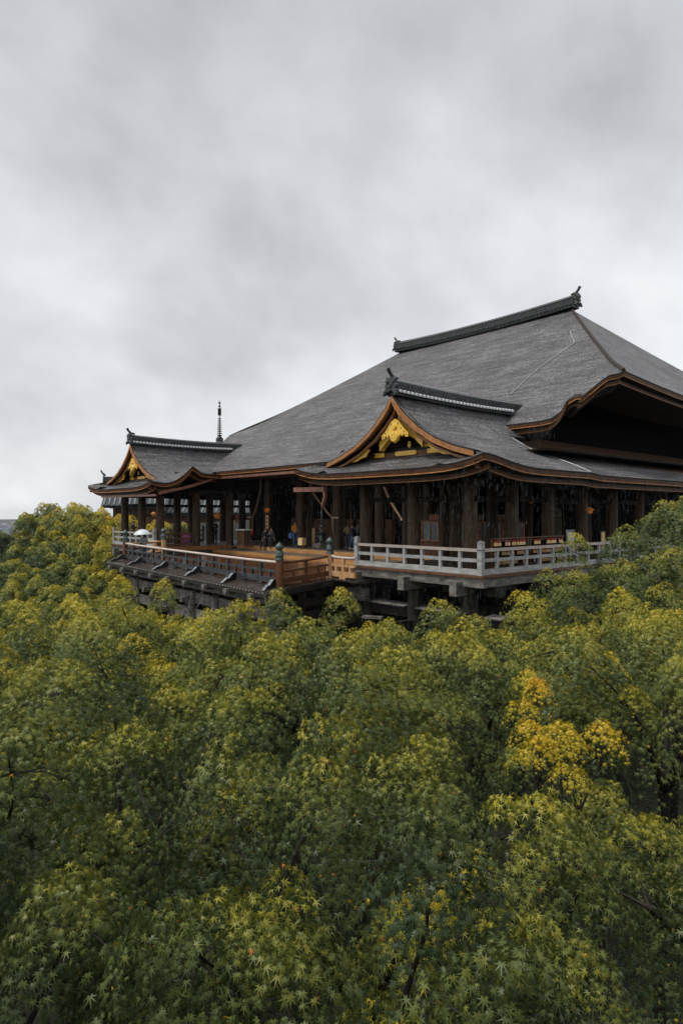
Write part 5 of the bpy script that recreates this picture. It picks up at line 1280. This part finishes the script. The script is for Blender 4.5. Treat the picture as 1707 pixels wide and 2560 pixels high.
# things they carry
def umbrella(label, c, axis, rad, mt, shaft=.75):
    """open umbrella: c = apex, axis = unit vector from the apex along the shaft"""
    a = Vector(axis).normalized(); q = a.to_track_quat('Z', 'Y'); c = Vector(c); t = thing('umbrella', label, 'umbrella', tuple(c + a * shaft))
    m = MB(); rows = []
    for i in range(7):
        th = math.radians(62) * i / 6; row = []
        for k in range(33):
            ph = 2 * math.pi * k / 32; f = 1 - .07 * abs(math.sin(4 * ph)) * i / 6; r_ = rad * math.sin(th) / math.sin(math.radians(62)) * f
            z = rad * .62 * (1 - math.cos(th)) / (1 - math.cos(math.radians(62))) * (1 - .05 * abs(math.sin(4 * ph)))
            row.append(tuple(c + q @ Vector((r_ * math.cos(ph), r_ * math.sin(ph), z))))
        rows.append(row)
    m.grid(rows); part('canopy', m, M[mt], t, smooth=True)
    for k in range(8):
        ph = math.pi / 4 * k; pts = [c + q @ Vector((rad * math.sin(th) / .883 * math.cos(ph), rad * math.sin(th) / .883 * math.sin(ph), rad * .62 * (1 - math.cos(th)) / .5305 + .012)) for th in np.linspace(0, math.radians(62), 5)]
        part('rib', MB().tube(pts, .006, 4), M['metal_pale'], t)
    part('shaft', MB().tube([c - a * .05, c + a * shaft], .01, 6), M['metal_pale'], t)
    part('handle', MB().tube([c + a * shaft, c + a * (shaft + .08)], .018, 6), M['black'], t)
    return t
umbrella('clear whitish umbrella held by the person on the stage', Vector(pI) + Vector((.05, -.12, 1.98)), (0.02, .05, -1), .56, 'umbrella_white', .72)
pp_ = Vector(floorpt(464, 1360, 0)); ax = Vector((pp_.x - cam.location.x, pp_.y - cam.location.y, 0)).normalized()
umbrella('open pink umbrella resting on the far veranda floor', pp_ - ax * .25 + Vector((0, 0, .42)), ax + Vector((0, 0, .08)), .46, 'umbrella_pink', .6)
t = thing('closed_umbrella', 'furled black umbrella held point-down by the left terrace woman', 'umbrella', (pA[0] - .3, pA[1] - .22, pA[2])); q = Vector((pA[0] - .3, pA[1] - .22, pA[2]))
part('canopy', MB().lathe(tuple(q), [(.01, .02), (.05, .25), (.09, .55), (.04, .66)], 10), M['black_cloth'], t, smooth=True); part('handle', MB().tube([q + Vector((0, 0, .64)), q + Vector((0, 0, .85))], .012, 6), M['bronze_dark'], t)
def bag(label, p, d, mt):
    t = thing('bag', label, 'bag', p, 'bags of the visitors'); part('pouch', MB().box((p[0], p[1], p[2] + d[2] / 2), d, .3, .85), M[mt], t)
    part('strap', MB().tube([(p[0] - d[0] * .4, p[1], p[2] + d[2] * .9), (p[0], p[1], p[2] + d[2] * 1.7), (p[0] + d[0] * .4, p[1], p[2] + d[2] * .9)], .012, 5), M[mt], t)
bag('blue bag hanging beside the man in mustard yellow', (pC[0] - .42, pC[1] - .1, .62), (.32, .14, .34), 'bag_blue')
bag('small black bag in front of the beige jacket', (pD[0] + .02, pD[1] - .30, .86), (.16, .07, .24), 'black_cloth')
bag('dark shoulder bag on the back of the person under the clear umbrella', (pI[0] + .16, pI[1] - .22, pI[2] + .78), (.26, .12, .32), 'navy')

# ================================================================== RAIN STREAKS AND WATER DRIPPING FROM THE EAVES
dr = MB(); gg = random.Random(21)
def drip(a, b, z0, z1, n, spread=.35):
    a, b = Vector(a), Vector(b)
    for _ in range(n):
        p = a.lerp(b, gg.random()) + Vector((gg.gauss(0, spread * .5), gg.gauss(0, spread * .5), 0)); z = gg.uniform(z1, z0); L = gg.uniform(.10, .34); r_ = gg.uniform(.0012, .0029)
        dr.add([(p.x - r_, p.y, z), (p.x + r_ * .5, p.y + r_ * .9, z), (p.x + r_ * .5, p.y - r_ * .9, z), (p.x, p.y, z + L)], [(0, 1, 2), (0, 3, 1), (1, 3, 2), (2, 3, 0)])
drip(W(-1.3, -1.6, 0), W(10.0, -1.6, 0), 4.1, -2.6, 1500); drip(W(-1.3, -1.5, 0), W(-1.3, 20, 0), 4.1, -2.2, 2000); drip(W(8, 4.6, 0), W(28, 4.6, 0), 5.0, -.4, 1900)
drip(W(1.2, 6.9, 0), W(4.4, 7.1, 0), 6.5, 5.6, 120); drip(W(25.8, -1.6, 0), W(36, -1.6, 0), 4.0, -.5, 600); drip(W(25.9, -1.5, 0), W(27.6, 4.6, 0), 4.4, -.4, 500); drip(W(8.0, -4.2, 0), W(26, -3.4, 0), 3.5, -3.5, 900, 2.2)  # slivers stand in for rain streaks; the last set hangs in open air
o = link('rain_drip', mesh('rain_drip', dr, M['water'])); o['kind'] = 'stuff'; o['label'] = 'fine threads of falling rain and of water dripping from the eaves'; o['category'] = 'water'

# ================================================================== HAZE: the wet air over the valley and the plain
hz = MB(); hz.box((-2600, 2000, (24.5 - 82) / 2), (6000, 5600, 106.5))
hm = bpy.data.materials.new('haze'); hm.use_nodes = True; ht = hm.node_tree; ht.nodes.clear()
ho = ht.nodes.new('ShaderNodeOutputMaterial'); hv = ht.nodes.new('ShaderNodeVolumePrincipled'); hv.inputs['Color'].default_value = (.86, .90, .95, 1); hv.inputs['Density'].default_value = .00005; hv.inputs['Anisotropy'].default_value = 0.0
ht.links.new(hv.outputs[0], ho.inputs['Volume'])
o = link('haze', mesh('haze', hz, hm)); o['kind'] = 'stuff'
